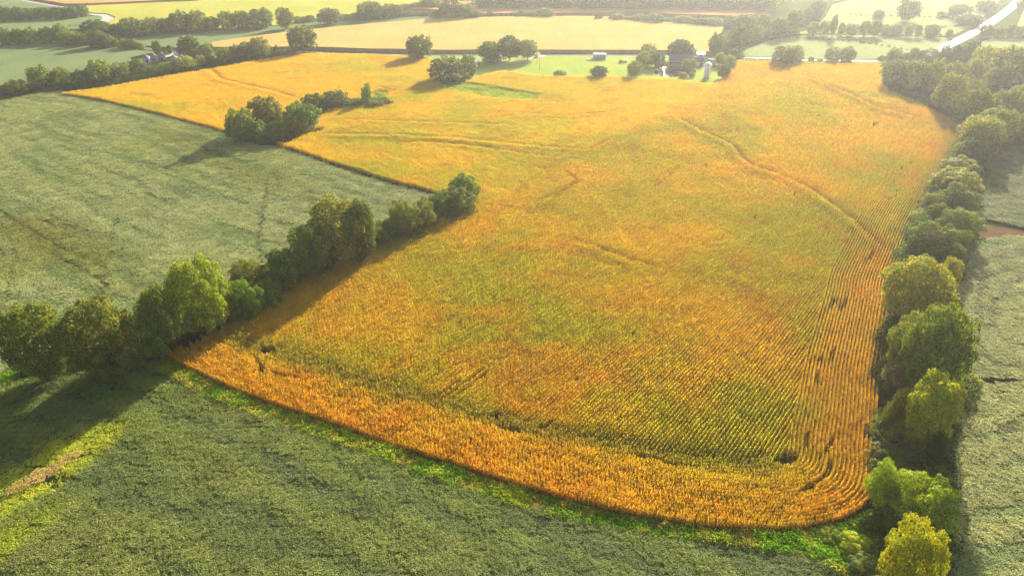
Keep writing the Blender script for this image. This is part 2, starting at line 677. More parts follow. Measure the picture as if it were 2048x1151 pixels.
def carpet(name, X, Y, Z, rz, sc, tint, coll, nvar, label, cat):
    n = len(X)
    me = bpy.data.meshes.new(name)
    me.vertices.add(n)
    me.vertices.foreach_set('co', np.stack([X, Y, Z], 1).astype(np.float32).ravel())
    for nm, ty, arr in (('rz', 'FLOAT', rz), ('sc', 'FLOAT', sc)):
        a = me.attributes.new(nm, ty, 'POINT')
        a.data.foreach_set('value', np.asarray(arr, np.float32))
    a = me.attributes.new('vi', 'INT', 'POINT')
    a.data.foreach_set('value', rng.integers(0, nvar, n).astype(np.int32))
    a = me.attributes.new('tint', 'FLOAT_VECTOR', 'POINT')
    a.data.foreach_set('vector', np.asarray(tint, np.float32).ravel())
    o = link(bpy.data.objects.new(name, me))
    ng = bpy.data.node_groups.new(name + '_planting', 'GeometryNodeTree')
    ng.interface.new_socket('Geometry', in_out='INPUT', socket_type='NodeSocketGeometry')
    ng.interface.new_socket('Geometry', in_out='OUTPUT', socket_type='NodeSocketGeometry')
    N, Lk = ng.nodes, ng.links
    gi, go = N.new('NodeGroupInput'), N.new('NodeGroupOutput')
    ci = N.new('GeometryNodeCollectionInfo')
    ci.inputs['Collection'].default_value = coll
    ci.inputs['Separate Children'].default_value = True
    ci.inputs['Reset Children'].default_value = True
    ip = N.new('GeometryNodeInstanceOnPoints')
    ip.inputs['Pick Instance'].default_value = True

    def attr(nm, ty):
        q = N.new('GeometryNodeInputNamedAttribute')
        q.data_type = ty
        q.inputs['Name'].default_value = nm
        return q.outputs['Attribute']
    Lk.new(gi.outputs[0], ip.inputs['Points'])
    Lk.new(ci.outputs[0], ip.inputs['Instance'])
    Lk.new(attr('vi', 'INT'), ip.inputs['Instance Index'])
    cx = N.new('ShaderNodeCombineXYZ')
    Lk.new(attr('rz', 'FLOAT'), cx.inputs['Z'])
    Lk.new(cx.outputs[0], ip.inputs['Rotation'])
    Lk.new(attr('sc', 'FLOAT'), ip.inputs['Scale'])
    Lk.new(ip.outputs[0], go.inputs[0])
    md = o.modifiers.new('planting', 'NODES')
    md.node_group = ng
    tag(o, label, cat, None, 'stuff')
    return o


def leaf_quads(c, nrm, size, aspect=0.62, fold=0.0, r=None):
    """rhombic leaves at points c with normals nrm"""
    r = r or rng
    n = len(c)
    nrm = nrm / np.maximum(np.linalg.norm(nrm, axis=1), 1e-6)[:, None]
    a = r.normal(size=(n, 3))
    a -= nrm * (a * nrm).sum(1)[:, None]
    a /= np.maximum(np.linalg.norm(a, axis=1), 1e-6)[:, None]
    b = np.cross(nrm, a)
    s = (size if np.ndim(size) else np.full(n, size))[:, None]
    return np.stack([c - a * s / 2, c + b * s * aspect / 2 + nrm * fold * s, c + a * s / 2, c - b * s * aspect / 2 + nrm * fold * s], 1)


def corn_chunk(seed, length=1.5, plants=7):
    r = np.random.default_rng(seed)
    Q = []
    for k in range(plants):
        x = (k + 0.5) / plants * length - length / 2 + r.uniform(-.05, .05)
        y = r.uniform(-.04, .04)
        H = r.uniform(2.0, 2.45)
        nl = 12
        for j in range(nl):
            z0 = H * (0.3 + 0.62 * j / nl)
            az = r.uniform(0, 2 * math.pi)
            d = np.array([math.cos(az) * 0.9, math.sin(az) * 0.88])
            ln = r.uniform(0.42, 0.62) * (1.0 - 0.35 * j / nl)
            w = r.uniform(0.07, 0.11)
            s = np.array([-d[1], d[0]]) / np.linalg.norm(d)
            p0 = np.array([x, y, z0])
            p1 = np.array([x + d[0] * ln * .5, y + d[1] * ln * .5, z0 + 0.22 * r.uniform(.5, 1.3)])
            p2 = np.array([x + d[0] * ln, y + d[1] * ln, z0 + r.uniform(-.25, .12)])
            sv = np.array([s[0], s[1], 0]) * w / 2
            Q.append([p0 - sv * .6, p0 + sv * .6, p1 + sv, p1 - sv])
            Q.append([p1 - sv, p1 + sv, p2 + sv * .3, p2 - sv * .3])
        a = r.uniform(0, math.pi)
        sv = np.array([math.cos(a), math.sin(a), 0]) * 0.035
        top = np.array([x, y, H * .93])
        Q.append([top - sv, top + sv, top + sv * .6 + [0, 0, .34], top - sv * .6 + [0, 0, .34]])
        sv = np.array([1, 0, 0]) * 0.018
        b0 = np.array([x, y, 0.])
        Q.append([b0 - sv, b0 + sv, top + sv, top - sv])
    return quads_mesh('corn_row_plants', np.array(Q), M['corn'])


def soy_patch(seed, size=1.9, n=340):
    r = np.random.default_rng(seed)
    x = r.uniform(-size / 2, size / 2, n)
    y = r.uniform(-size / 2, size / 2, n)
    h = 0.68 + 0.22 * fbm(x + seed * 13, y, 0.55, seed, 2) + r.uniform(-.05, .05, n)
    c = np.stack([x, y, h], 1)
    nr = np.stack([r.normal(0, .36, n), r.normal(0, .36, n), np.ones(n)], 1)
    Q = leaf_quads(c, nr, r.uniform(.12, .20, n), 0.8, r=r)
    return quads_mesh('soybean_plants', Q, M['soy'])


def weed_patch(seed, size=1.1, n=120, hgt=0.9, leaf=(.10, .22)):
    r = np.random.default_rng(seed)
    rad = np.sqrt(r.uniform(0, 1, n)) * size / 2
    a = r.uniform(0, 2 * math.pi, n)
    z = hgt * r.uniform(0.15, 1, n) * (1 - (rad / (size / 2)) ** 2 * 0.55)
    c = np.stack([rad * np.cos(a), rad * np.sin(a), z], 1)
    nr = np.stack([np.cos(a) * .6, np.sin(a) * .6, np.full(n, .6)], 1) + r.normal(0, .5, (n, 3))
    Q = leaf_quads(c, nr, r.uniform(*leaf, n), 0.5, r=r)
    return quads_mesh('weed_plants', Q, M['weed'])


corn_coll = proto_collection('corn_rows', [corn_chunk(100 + k) for k in range(6)])
soy_coll = proto_collection('soybean_clumps', [soy_patch(200 + k) for k in range(6)])
weed_coll = proto_collection('weed_clumps', [weed_patch(300 + k) for k in range(4)])
bush_coll = proto_collection('bramble_clumps', [weed_patch(400 + k, 2.8, 420, 2.2, (.2, .36)) for k in range(4)])

# ------------------------------------------------------------------ ground sheet


def axis_vals(dense0, dense1, step, far0, far1):
    a = list(np.arange(dense0, dense1 + 0.1, step))
    s, v = step, dense1
    while v < far1:
        s *= 1.35
        v += s
        a.append(v)
    s, v = step, dense0
    b = []
    while v > far0:
        s *= 1.35
        v -= s
        b.append(v)
    return np.array(b[::-1] + a)


gx = axis_vals(-290, 330, 2.6, -3000, 3000)
gy = axis_vals(50, 440, 2.6, -400, 4200)
GX, GY = np.meshgrid(gx, gy)
GZ = terrain(GX.ravel(), GY.ravel())
nxg, nyg = len(gx), len(gy)
gv = np.stack([GX.ravel(), GY.ravel(), GZ], 1)
gf = [(j * nxg + i, j * nxg + i + 1, (j + 1) * nxg + i + 1, (j + 1) * nxg + i) for j in range(nyg - 1) for i in range(nxg - 1)]
tag(mesh_obj('ground', gv, gf, M['ground'], smooth_=True), kind='structure')

# ------------------------------------------------------------------ the ripening corn field
corn_bottom = [(330, 716), (356, 735), (400, 757), (464, 786), (511, 804), (593, 833), (666, 856), (700, 868), (769, 893), (898, 933), (1048, 982),
               (1188, 1020), (1292, 1041), (1400, 1058), (1540, 1066), (1619, 1060), (1680, 1047), (1718, 1027), (1742, 998), (1749, 960)]
corn_right = [(1750, 914), (1753, 870), (1755, 811), (1758, 750), (1766, 690), (1776, 613), (1780, 570), (1800, 513), (1826, 443),
              (1864, 374), (1900, 320), (1926, 270)]
corn_wood = [(1905, 246), (1880, 232), (1850, 214), (1815, 200), (1780, 186), (1766, 172), (1764, 150), (1768, 127)]
corn_top = [(1720, 125), (1608, 123.5), (1540, 121), (1476, 118), (1466, 132), (1452, 150), (1430, 166), (1400, 164), (1345, 157), (1290, 154.5),
            (1240, 152.5), (1200, 151.5), (1150, 151), (1110, 151), (1060, 148), (1010, 142), (975, 146), (940, 158), (905, 170), (885, 170),
            (876, 150), (884, 135), (880, 122), (850, 113.5), (793, 110), (720, 107), (660, 106), (640, 105), (600, 107), (560, 113), (470, 128),
            (400, 141), (370, 144), (300, 157), (200, 175), (122, 184)]
corn_left = [(200, 203), (300, 229), (380, 249), (450, 267), (560, 295), (640, 320), (720, 347), (800, 372), (885, 394), (905, 402), (948, 414),
             (900, 426), (850, 444), (800, 462), (740, 487), (680, 517), (620, 546), (570, 572), (540, 597), (500, 622), (430, 662), (380, 692)]
CORN = P(corn_bottom) + P(corn_right + corn_wood, 0.8) + P(corn_top, 1.9) + P(corn_left[:9]) + P(corn_left[9:], 1.7)
HEAD = [tuple(q) for q in smooth(P(corn_bottom) + P(corn_right, 0.8), 0.8)]
WATERWAY = P([(898, 169), (925, 168), (960, 173), (1000, 180), (1040, 187), (1085, 194)]) + P([(1075, 197), (1040, 197), (990, 194), (940, 187), (905, 179), (892, 176)], 2.0)
GREENPATCH = P([(745, 190), (768, 186), (784, 188)]) + P([(768, 192), (748, 196)], 2.0)
COPSE = P([(452, 262), (470, 278), (520, 292), (560, 292), (590, 280), (615, 262), (640, 240), (655, 226), (700, 214), (760, 214), (785, 209), (770, 203), (720, 204), (640, 212),
           (600, 232), (560, 246), (510, 248)])
NOTCH = P([(552, 292), (590, 278), (640, 262), (655, 266), (600, 282), (572, 296)])
BARE = P([(1545, 926), (1568, 917), (1584, 916), (1596, 924), (1590, 936), (1570, 943), (1552, 940)])
REGION_B = P([(905, 402), (948, 414), (1005, 408), (1050, 372), (1110, 330), (1200, 302), (1270, 262), (1345, 228), (1400, 200), (1440, 172),
              (1440, 90), (100, 90), (100, 200), (450, 300)])
GAPS = [((876, 790), (920, 760), .8), ((884, 797), (968, 737), .9), ((903, 800), (975, 745), .7), ((1300, 372), (1345, 335), .6), ((1312, 372), (1360, 332), .6),
        ((1735, 522), (1746, 503), 1.1), ((1663, 612), (1670, 596), 1.0), ((1680, 620), (1693, 595), 1.2), ((1788, 358), (1808, 332), .6),
        ((1745, 252), (1750, 245), 1.0), ((1751, 252), (1759, 243), 1.0), ((1818, 328), (1822, 322), .8), ((1523, 200), (1534, 193), .8),
        ((1643, 722), (1647, 706), .7), ((1662, 720), (1668, 700), .7), ((1634, 770), (1638, 745), .7), ((1610, 892), (1616, 868), 1.1), ((1650, 905), (1668, 880), 1.0),
        ((1610, 978), (1650, 955), 1.3), ((1650, 955), (1665, 925), 1.0), ((1792, 382), (1802, 378), 1.6), ((1787, 393), (1797, 390), 1.6), ((1775, 400), (1783, 396), 1.4), ((1000, 376), (1014, 375), 1.8),
        ((1003, 853), (1045, 863), 1.4), ((1085, 858), (1100, 846), 1.0), ((1255, 908), (1330, 922), .8), ((1340, 925), (1400, 935), 1.2),
        ((540, 745), (600, 760), .6), ((640, 262), (665, 255), .5), ((820, 366), (893, 328), .8), ((1440, 275), (1480, 255), .6),
        ((1035, 372), (1070, 340), .5), ((1150, 480), (1160, 470), .5), ((515, 720), (525, 745), 1.0), ((700, 778), (716, 770), .6), ((860, 822), (872, 812), .9)]
GAPS = [(at(*a, 1.5), at(*b, 1.5), w) for a, b, w in GAPS]
BAND = P([(470, 690), (560, 718), (640, 745), (740, 775), (830, 800), (940, 832), (1060, 866), (1150, 880), (1270, 903), (1400, 922), (1530, 935)])


def row_points(direction, spacing, step, poly):
    d = np.array([math.sin(direction), math.cos(direction)])
    n = np.array([d[1], -d[0]])
    a = np.array(poly)
    s, t = a @ n, a @ d
    S = np.arange(s.min(), s.max(), spacing)
    T = np.arange(t.min(), t.max(), step)
    s2, t2 = np.meshgrid(S, T)
    t2 = t2 + rng.uniform(0, step, len(S))[None, :]
    # drilled rows wander a little, all together
    wv = 1.6 * (fbm(s2, t2, 60.0, 51, 2) - 0.5) + 0.10 * np.sin(t2 / 9.0)
    x = (n[0] * (s2 + wv) + d[0] * t2).ravel()
    y = (n[1] * (s2 + wv) + d[1] * t2).ravel()
    m = visible(x, y)
    return x[m], y[m], np.full(m.sum(), math.pi / 2 - direction)


ROW = 0.64
STEP = 1.45
head_w = 21.3 * ROW
xa, ya, ra = row_points(R(37.3), ROW, STEP, CORN)
m = inside(CORN, xa, ya)
xa, ya, ra = xa[m], ya[m], ra[m]
dh, _, arc_, L_ = seg_dist(HEAD, xa, ya)
inB = inside(REGION_B, xa, ya)
m = ((dh > head_w - 0.35) | (arc_ > L_ - 0.4) | (arc_ < 0.4)) & ~inB
xa, ya, ra = xa[m], ya[m], ra[m]
xb, yb, rb = row_points(R(100.0), ROW, STEP, CORN)
m = inside(CORN, xb, yb) & inside(REGION_B, xb, yb)
xb, yb, rb = xb[m], yb[m], rb[m]
dh, _, _, _ = seg_dist(HEAD, xb, yb)
m = dh > head_w - 0.35
xb, yb, rb = xb[m], yb[m], rb[m]
hx, hy, hr = [], [], []
hc = smooth(P(corn_bottom) + P(corn_right, 0.8), 0.6)
# soften the corner so that the inner rows turn as a planter does
tg = np.gradient(hc, axis=0)
tg /= np.hypot(tg[:, 0], tg[:, 1])[:, None]
nr = np.stack([-tg[:, 1], tg[:, 0]], 1)      # to the left of travel = into the field
hc_list = [tuple(q) for q in hc]
for k in range(21):
    off = (k + 0.55) * ROW
    c = hc + nr * off
    d, _, _, _ = seg_dist(hc_list[::4], c[:, 0], c[:, 1])
    c = c[d > off - 0.12]
    s = np.concatenate([[0], np.cumsum(np.hypot(*np.diff(c, axis=0).T))])
    q = np.arange(rng.uniform(0.3, 1), s[-1], STEP)
    x, y = np.interp(q, s, c[:, 0]), np.interp(q, s, c[:, 1])
    x2, y2 = np.interp(q + .5, s, c[:, 0]), np.interp(q + .5, s, c[:, 1])
    hx.append(x)
    hy.append(y)
    hr.append(np.arctan2(y2 - y, x2 - x))
hx, hy, hr = np.concatenate(hx), np.concatenate(hy), np.concatenate(hr)
m = inside(CORN, hx, hy) | (seg_dist(HEAD, hx, hy)[0] < 1.5)
hx, hy, hr = hx[m], hy[m], hr[m]
CX, CY, CR = np.concatenate([xa, xb, hx]), np.concatenate([ya, yb, hy]), np.concatenate([ra, rb, hr])
keep = visible(CX, CY)
for pl in (WATERWAY, GREENPATCH, COPSE, NOTCH, BARE):
    keep &= ~inside(pl, CX, CY)
stunt = np.zeros(len(CX))
for a, b, w in GAPS:
    d, _, _, _ = seg_dist([a, b], CX, CY)
    f_ = np.where(d < min(w, 1.0) * 0.42, 1.0, 0.0)
    keep &= ~((f_ > 0) & (rng.uniform(0, 1, len(CX)) < 0.08))
    stunt = np.maximum(stunt, f_)
bd, _, _, _ = seg_dist(BAND, CX, CY)
thin = fbm(CX, CY, 3.2, 77, 2)
keep &= ~((bd < 2.2) & (thin < 0.20))
keep &= ~((vnoise(CX / 1.1, CY / 1.1, 91) < 0.035) & (fbm(CX, CY, 25, 92, 2) < 0.5))
CX, CY, CR, stunt = CX[keep], CY[keep], CR[keep], stunt[keep]


def lerp(a, b, t):
    return a + (b - a) * t[:, None]


def corn_tint(x, y):
    n = len(x)
    big = fbm(x, y, 42.0, 21, 3)
    med = fbm(x, y, 11.0, 22, 3)
    sm = fbm(x, y, 2.2, 23, 2)
    dh, _, arc, L = seg_dist(HEAD[::6], x, y)
    gold = np.array([0.62, 0.44, 0.012])
    green = np.array([0.36, 0.41, 0.008])
    orange = np.array([0.62, 0.34, 0.012])
    rust = np.array([0.48, 0.16, 0.02])
    far = sstep(150, 330, y)
    bottom = sstep(15, 2, dh) * sstep(arc.max() * .75, arc.max() * .55, arc)
    g = sstep(0.36, 0.72, 0.6 * big + 0.4 * med + 0.14 * (sm - .5) - 0.08 * far - 0.22 * bottom + 0.05 + 0.02 * (1 - far))
    o = sstep(0.50, 0.82, 0.30 * fbm(x, y, 30.0, 31, 2) + 0.7 * fbm(x, y, 8.0, 32, 3) + 0.10 * bottom - 0.01)
    c = lerp(np.broadcast_to(gold, (n, 3)), green, g * 0.85)
    c = lerp(c, orange, np.clip(o * 0.68 + bottom * 0.5 * sm * 1.5, 0, 1))
    c = lerp(c, rust, sstep(0.66, 0.80, med) * 0.3)
    for line, h, w in BERMS:
        a = np.array(line)
        mm = (x > a[:, 0].min() - 9) & (x < a[:, 0].max() + 9) & (y > a[:, 1].min() - 9) & (y < a[:, 1].max() + 9)
        d, s, arc, L = seg_dist(line, x, y)
        u = d * s
        c = lerp(c, np.array([0.30, 0.13, 0.02]), np.where(mm, np.exp(-((u - 0.45 * w) / (0.42 * w)) ** 2) * 0.8 * sstep(0, 10, arc) * sstep(0, 10, L - arc), 0))
    bd, _, _, _ = seg_dist(BAND, x, y)
    c = lerp(c, np.array([0.17, 0.19, 0.02]), sstep(3.4, 0.8, bd) * 0.75)
    re = seg_dist(HEAD[::6], x, y)
    right = sstep(6.5, 1.0, re[0]) * sstep(0.62, 0.70, re[2] / re[3])
    c = lerp(c, np.array([0.22, 0.27, 0.04]), right * (0.35 + 0.5 * sm))
    c = c * (0.82 + 0.36 * sm)[:, None] * (0.9 + 0.2 * rng.uniform(0, 1, n))[:, None]
    return c


carpet('corn_crop', CX, CY, terrain(CX, CY), CR + rng.choice([0, math.pi], len(CX)), rng.uniform(.80, .98, len(CX)) * (0.90 + 0.16 * fbm(CX, CY, 7, 5, 3)) * (1 - 0.36 * stunt),
       lerp(corn_tint(CX, CY), np.array([0.24, 0.25, 0.02]), stunt * .6), corn_coll, 6, 'golden orange ripening corn standing in long rows, filling the big middle field', 'corn crop')
drape('field_soil', CORN, 5.0, 0.09, M['soil'])
drape('waterway', WATERWAY, 3.0, 0.16, M['verge'])
drape('bare_patch', BARE, 1.5, 0.14, M['soil'])

# ------------------------------------------------------------------ soybean fields
left_soy = P([(-420, 190), (-200, 192), (0, 192), (122, 184.5), (200, 205), (300, 231), (380, 251), (450, 270), (520, 294), (560, 299), (640, 324), (720, 351), (800, 376), (878, 397),
              (850, 412), (800, 430), (770, 455), (720, 480), (640, 510), (560, 548), (520, 585), (460, 625), (400, 660), (330, 690), (230, 715), (120, 735), (50, 744), (0, 757), (-120, 790), (-500, 800)])
bottom_soy = P([(-300, 800), (-100, 790), (0, 775), (60, 760), (150, 749), (300, 747), (345, 758), (400, 792), (470, 820), (588, 861), (700, 898), (800, 934), (909, 978), (1048, 1019),
                (1188, 1053), (1306, 1072), (1400, 1084), (1500, 1096), (1590, 1112), (1650, 1134), (1690, 1165), (1700, 1320), (-400, 1320)])
right_lo = P([(1872, 1250), (1878, 1100), (1885, 1000), (1900, 900), (1915, 840), (1940, 785), (1960, 773), (2048, 771), (2300, 772), (2300, 1250)])
right_mid = P([(1860, 700), (1880, 600), (1920, 530), (1950, 490), (1985, 478), (2048, 474), (2300, 472), (2300, 762), (2048, 760), (1965, 762), (1935, 750), (1900, 740)])
right_up = P([(1935, 430), (1950, 380), (1965, 330), (1990, 300), (2030, 282), (2300, 270), (2300, 456), (2048, 458), (2010, 448), (1975, 440)])

WEEDY = P([(-20, 985), (60, 935), (130, 895), (190, 868), (245, 858), (232, 880), (180, 918), (120, 962), (60, 1000), (-20, 1040)])
BARESTRIP = P([(25, 980), (75, 950), (130, 920), (178, 902), (160, 922), (105, 956), (55, 984), (25, 994)])
STRIP2 = P([(-20, 1100), (50, 1048), (120, 1018), (90, 1052), (20, 1100), (-20, 1130)])
PATCH3 = P([(185, 795), (215, 790), (245, 793), (235, 803), (205, 806)])
BAREDOT = P([(88, 446), (100, 443), (115, 449), (104, 458), (92, 456)])
TRAMS = [P([(237, 430), (228, 470), (218, 520), (210, 570), (205, 622)]), P([(36, 505), (28, 545), (15, 600), (0, 650)]), P([(0, 434), (60, 475), (120, 515), (190, 557), (225, 583)]),
         P([(0, 424), (70, 465), (130, 500), (215, 548)]), P([(535, 360), (528, 420), (520, 480), (522, 540)]),
         P([(1960, 560), (1955, 600), (1958, 640), (1968, 660)]), P([(1978, 545), (1970, 560), (1962, 590)]), P([(1955, 690), (1975, 725), (2010, 738), (2060, 742)]), P([(1985, 555), (2010, 545), (2055, 535)]), P([(2048, 560), (2015, 580), (1990, 610)]),
         P([(2040, 1130), (2060, 1110)]), P([(1985, 600), (1980, 640), (2000, 680), (2055, 700)]), P([(1300, 1068), (1312, 1080)]), P([(1990, 870), (2020, 850), (2048, 835)])]


def soy_field(name, poly, label, lodged=0.0, drift=0.9, tone=(0.40, 0.425, 0.18)):
    a = np.array(poly)
    sp = 1.32
    X, Y = np.meshgrid(np.arange(a[:, 0].min(), a[:, 0].max(), sp), np.arange(a[:, 1].min(), a[:, 1].max(), sp))
    X, Y = X.ravel() + rng.uniform(-.3, .3, X.size), Y.ravel() + rng.uniform(-.3, .3, Y.size)
    mm = visible(X, Y)
    X, Y = X[mm], Y[mm]
    mm = inside(poly, X, Y)
    X, Y = X[mm], Y[mm]
    n = len(X)
    big, med, sm = fbm(X, Y, 45, 41, 3), fbm(X, Y, 9, 42, 3), fbm(X, Y, 2.5, 43, 2)
    c, s = math.cos(drift), math.sin(drift)
    u, v = X * c + Y * s, -X * s + Y * c
    streak = fbm(u / 7.0, v, 3.2, 44, 3)
    fine = fbm(u / 3.0, v, 1.5, 45, 2)
    t = np.broadcast_to(np.array(tone), (n, 3)).copy()
    t = lerp(t, np.array([0.27, 0.30, 0.08]) * tone[1] / 0.31, sstep(0.5, 0.72, big) * 0.7)
    t = lerp(t, np.array([0.18, 0.23, 0.08]) * tone[1] / 0.31, sstep(0.44, 0.70, streak) * 0.8)
    z = -0.16 * sstep(0.5, 0.75, streak) + 0.22 * (fine - 0.5) + 0.5 * lodged * (fbm(u / 2.2, v, 3.4, 46, 3) - 0.5)
    sc = rng.uniform(.92, 1.12, n)
    drop = np.zeros(n, bool)
    for tr in TRAMS:
        d, _, _, _ = seg_dist(tr, X, Y)
        z -= 0.15 * sstep(0.9, 0.3, d)
        t = lerp(t, np.array([0.09, 0.12, 0.03]), sstep(0.9, 0.3, d) * .6)
    for line, h, w in LEFT_SOY_FURROWS:
        d, sd, _, _ = seg_dist(line, X, Y)
        t = lerp(t, np.array([0.22, 0.22, 0.03]), sstep(9, 1, d) * 0.5 * med * 1.4)
    for pl, col, k in ((WEEDY, (0.46, 0.48, 0.03), .95), (STRIP2, (0.33, 0.39, 0.02), .7), (PATCH3, (0.13, 0.30, 0.02), .8)):
        d, _, _, _ = seg_dist(list(pl) + [pl[0]], X, Y)
        f = np.where(inside(pl, X, Y), 1.0, sstep(3.0, 0.0, d))
        t = lerp(t, np.array(col), f * k * (0.4 + med))
        z -= 0.2 * f
    d, _, _, _ = seg_dist(list(BARESTRIP) + [BARESTRIP[0]], X, Y)
    f = np.where(inside(BARESTRIP, X, Y), 1.0, 0.0)
    t = lerp(t, np.array([0.56, 0.36, 0.14]), f * (0.45 + 0.6 * sm))
    z = np.where(f > 0, 0.12, z)
    sc = np.where(f > 0, sc * .85, sc)
    drop |= inside(BAREDOT, X, Y)
    d, _, _, _ = seg_dist([at(60, 520), at(100, 480), at(60, 455)], X, Y)
    t = lerp(t, np.array([0.24, 0.23, 0.03]), sstep(14, 2, d) * .45)
    t = t * (0.72 + 0.5 * sm)[:, None] * rng.uniform(.9, 1.1, n)[:, None]
    k = ~drop
    X, Y, z, sc, t = X[k], Y[k], z[k], sc[k], t[k]
    carpet(name, X, Y, terrain(X, Y) + z, rng.uniform(0, 6.28, len(X)), sc, t, soy_coll, 6, label, 'soybean crop')
    return len(X)


ns = soy_field('soybean_crop', left_soy, 'grey-green soybean crop in the wide field left of the tree line', 0.3, -0.62)
ns += soy_field('soybean_crop', bottom_soy, 'dark green soybean crop in the foreground field below the grass strip', 1.0, -0.5, (0.215, 0.262, 0.055))
ns += soy_field('soybean_crop', right_lo, 'soybean crop beside the near right trees, below the grass ditch', 0.7, 0.3, (0.43, 0.43, 0.16))
ns += soy_field('soybean_crop', right_mid, 'soybean crop right of the tree line, between grass ditch and red gully', 0.6, 0.3, (0.43, 0.43, 0.16))
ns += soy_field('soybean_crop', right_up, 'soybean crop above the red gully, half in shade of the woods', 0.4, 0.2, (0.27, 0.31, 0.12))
print('corn', len(CX), 'soy', ns)
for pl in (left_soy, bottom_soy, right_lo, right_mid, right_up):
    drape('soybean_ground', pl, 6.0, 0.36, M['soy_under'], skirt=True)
drape('bare_patch', BAREDOT, 1.5, 0.45, M['red_soil'])
drape('bare_patch', P([(1925, 452), (1960, 446), (1990, 452), (2048, 460), (2300, 458), (2300, 472), (2048, 473), (1990, 474), (1950, 478), (1930, 470)]), 2.5, 0.10, M['red_soil'])
drape('grass_ditch', P([(1925, 768), (1960, 764), (2300, 764), (2300, 773), (1960, 773), (1930, 780)]), 2.5, 0.10, M['verge'])

# ------------------------------------------------------------------ grass verge, weeds and brambles
VERGE = P([(290, 740), (315, 725), (335, 722), (356, 736), (400, 758), (464, 787), (511, 805), (593, 834), (666, 857), (700, 869), (769, 894), (898, 935), (1048, 984),
           (1188, 1022), (1292, 1044), (1400, 1061), (1540, 1070), (1619, 1064), (1690, 1052), (1735, 1030), (1760, 1010), (1790, 1040), (1800, 1100), (1780, 1220), (1700, 1220), (1690, 1160),
           (1650, 1134), (1590, 1114), (1500, 1098), (1400, 1086), (1306, 1074), (1188, 1055), (1048, 1021), (909, 980), (800, 936), (700, 900), (588, 863), (470, 822), (400, 794), (345, 760)])
drape('grass_verge', VERGE, 2.0, 0.12, M['verge'])
VERGE_L = P([(-60, 780), (0, 760), (40, 748), (62, 738), (66, 748), (40, 760), (0, 772), (-60, 795)])
drape('grass_verge', VERGE_L, 2.0, 0.12, M['verge'])


def scatter(poly, sp):
    a = np.array(poly)
    X, Y = np.meshgrid(np.arange(a[:, 0].min(), a[:, 0].max(), sp), np.arange(a[:, 1].min(), a[:, 1].max(), sp))
    X, Y = X.ravel() + rng.uniform(-.5, .5, X.size) * sp, Y.ravel() + rng.uniform(-.5, .5, Y.size) * sp
    mm = inside(poly, X, Y)
    return X[mm], Y[mm]


def weeds(name, polys, sp, sc, c1, c2, c3, coll, label, cat, seed, thin=0.0):
    XX, YY = [], []
    for pl in polys:
        x, y = scatter(pl, sp)
        XX.append(x)
        YY.append(y)
    X, Y = np.concatenate(XX), np.concatenate(YY)
    k = visible(X, Y) & (fbm(X, Y, 3.0, seed + 5, 2) > thin)
    X, Y = X[k], Y[k]
    a, b = fbm(X, Y, 6, seed, 3), fbm(X, Y, 2, seed + 1, 2)
    t = lerp(np.broadcast_to(np.array(c1), (len(X), 3)), np.array(c2), sstep(.4, .62, a))
    t = lerp(t, np.array(c3), sstep(.55, .75, b)) * rng.uniform(.75, 1.25, len(X))[:, None]
    s = rng.uniform(*sc, len(X)) * (0.7 + 0.6 * fbm(X, Y, 4, seed + 2, 2))
    return carpet(name, X, Y, terrain(X, Y), rng.uniform(0, 6.28, len(X)), s, t, coll, 4, label, cat)


weeds('grass', [VERGE, VERGE_L], 0.5, (1.0, 1.6), (0.19, 0.36, 0.012), (0.34, 0.43, 0.025), (0.44, 0.40, 0.07), weed_coll,
      'bright green grass and weeds in the strip between soybeans and corn', 'grass', 60)
weeds('tall_weeds', [P([(1600, 1068), (1640, 1058), (1700, 1045), (1745, 1015), (1775, 1000), (1790, 1040), (1790, 1180), (1720, 1200), (1700, 1120), (1660, 1085)])], 1.0, (1.0, 1.9),
      (0.14, 0.32, 0.015), (0.27, 0.36, 0.03), (0.40, 0.42, 0.09), weed_coll, 'tall bright weeds in the corner where the corn meets the trees', 'weeds', 64, 0.25)
weeds('grass', [WATERWAY, GREENPATCH], 0.9, (1.4, 2.0), (0.24, 0.36, 0.03), (0.32, 0.38, 0.04), (0.44, 0.36, 0.05), weed_coll,
      'light green grass in the narrow waterway through the far corn', 'grass', 68)
left_hedge = P([(18, 748), (120, 725), (200, 705), (285, 690), (350, 655), (430, 620), (480, 590), (530, 560), (590, 525), (650, 500), (720, 468), (780, 442), (850, 412), (895, 394), (950, 405),
                (950, 416), (900, 428), (850, 444), (800, 464), (740, 490), (680, 520), (620, 550), (570, 576), (540, 600), (500, 628), (430, 668), (380, 698), (335, 722), (280, 738), (150, 748), (40, 760)])
right_hedge = P([(1752, 1010), (1758, 900), (1760, 800), (1768, 700), (1780, 600), (1802, 520), (1828, 450), (1866, 380), (1902, 326), (1930, 276), (1975, 290), (1965, 330), (1950, 380), (1935, 430),
                 (1925, 500), (1900, 560), (1880, 620), (1870, 700), (1920, 745), (1930, 770), (1900, 820), (1890, 900), (1875, 1000), (1868, 1100), (1870, 1220), (1790, 1220), (1790, 1060)])
wood_floor = P([(1766, 172), (1768, 127), (1800, 118), (1900, 124), (2000, 130), (2200, 140), (2300, 270), (2040, 285), (1990, 305), (1940, 280), (1926, 268), (1900, 245), (1850, 216), (1790, 190)])
far_hedge = P([(-300, 235), (-60, 200), (0, 188), (60, 178), (150, 172), (220, 162), (300, 150), (380, 138), (440, 125), (500, 115), (545, 106), (600, 103), (560, 111), (470, 127),
               (400, 139), (300, 155), (200, 174), (120, 184), (0, 196), (-60, 206), (-300, 245)])
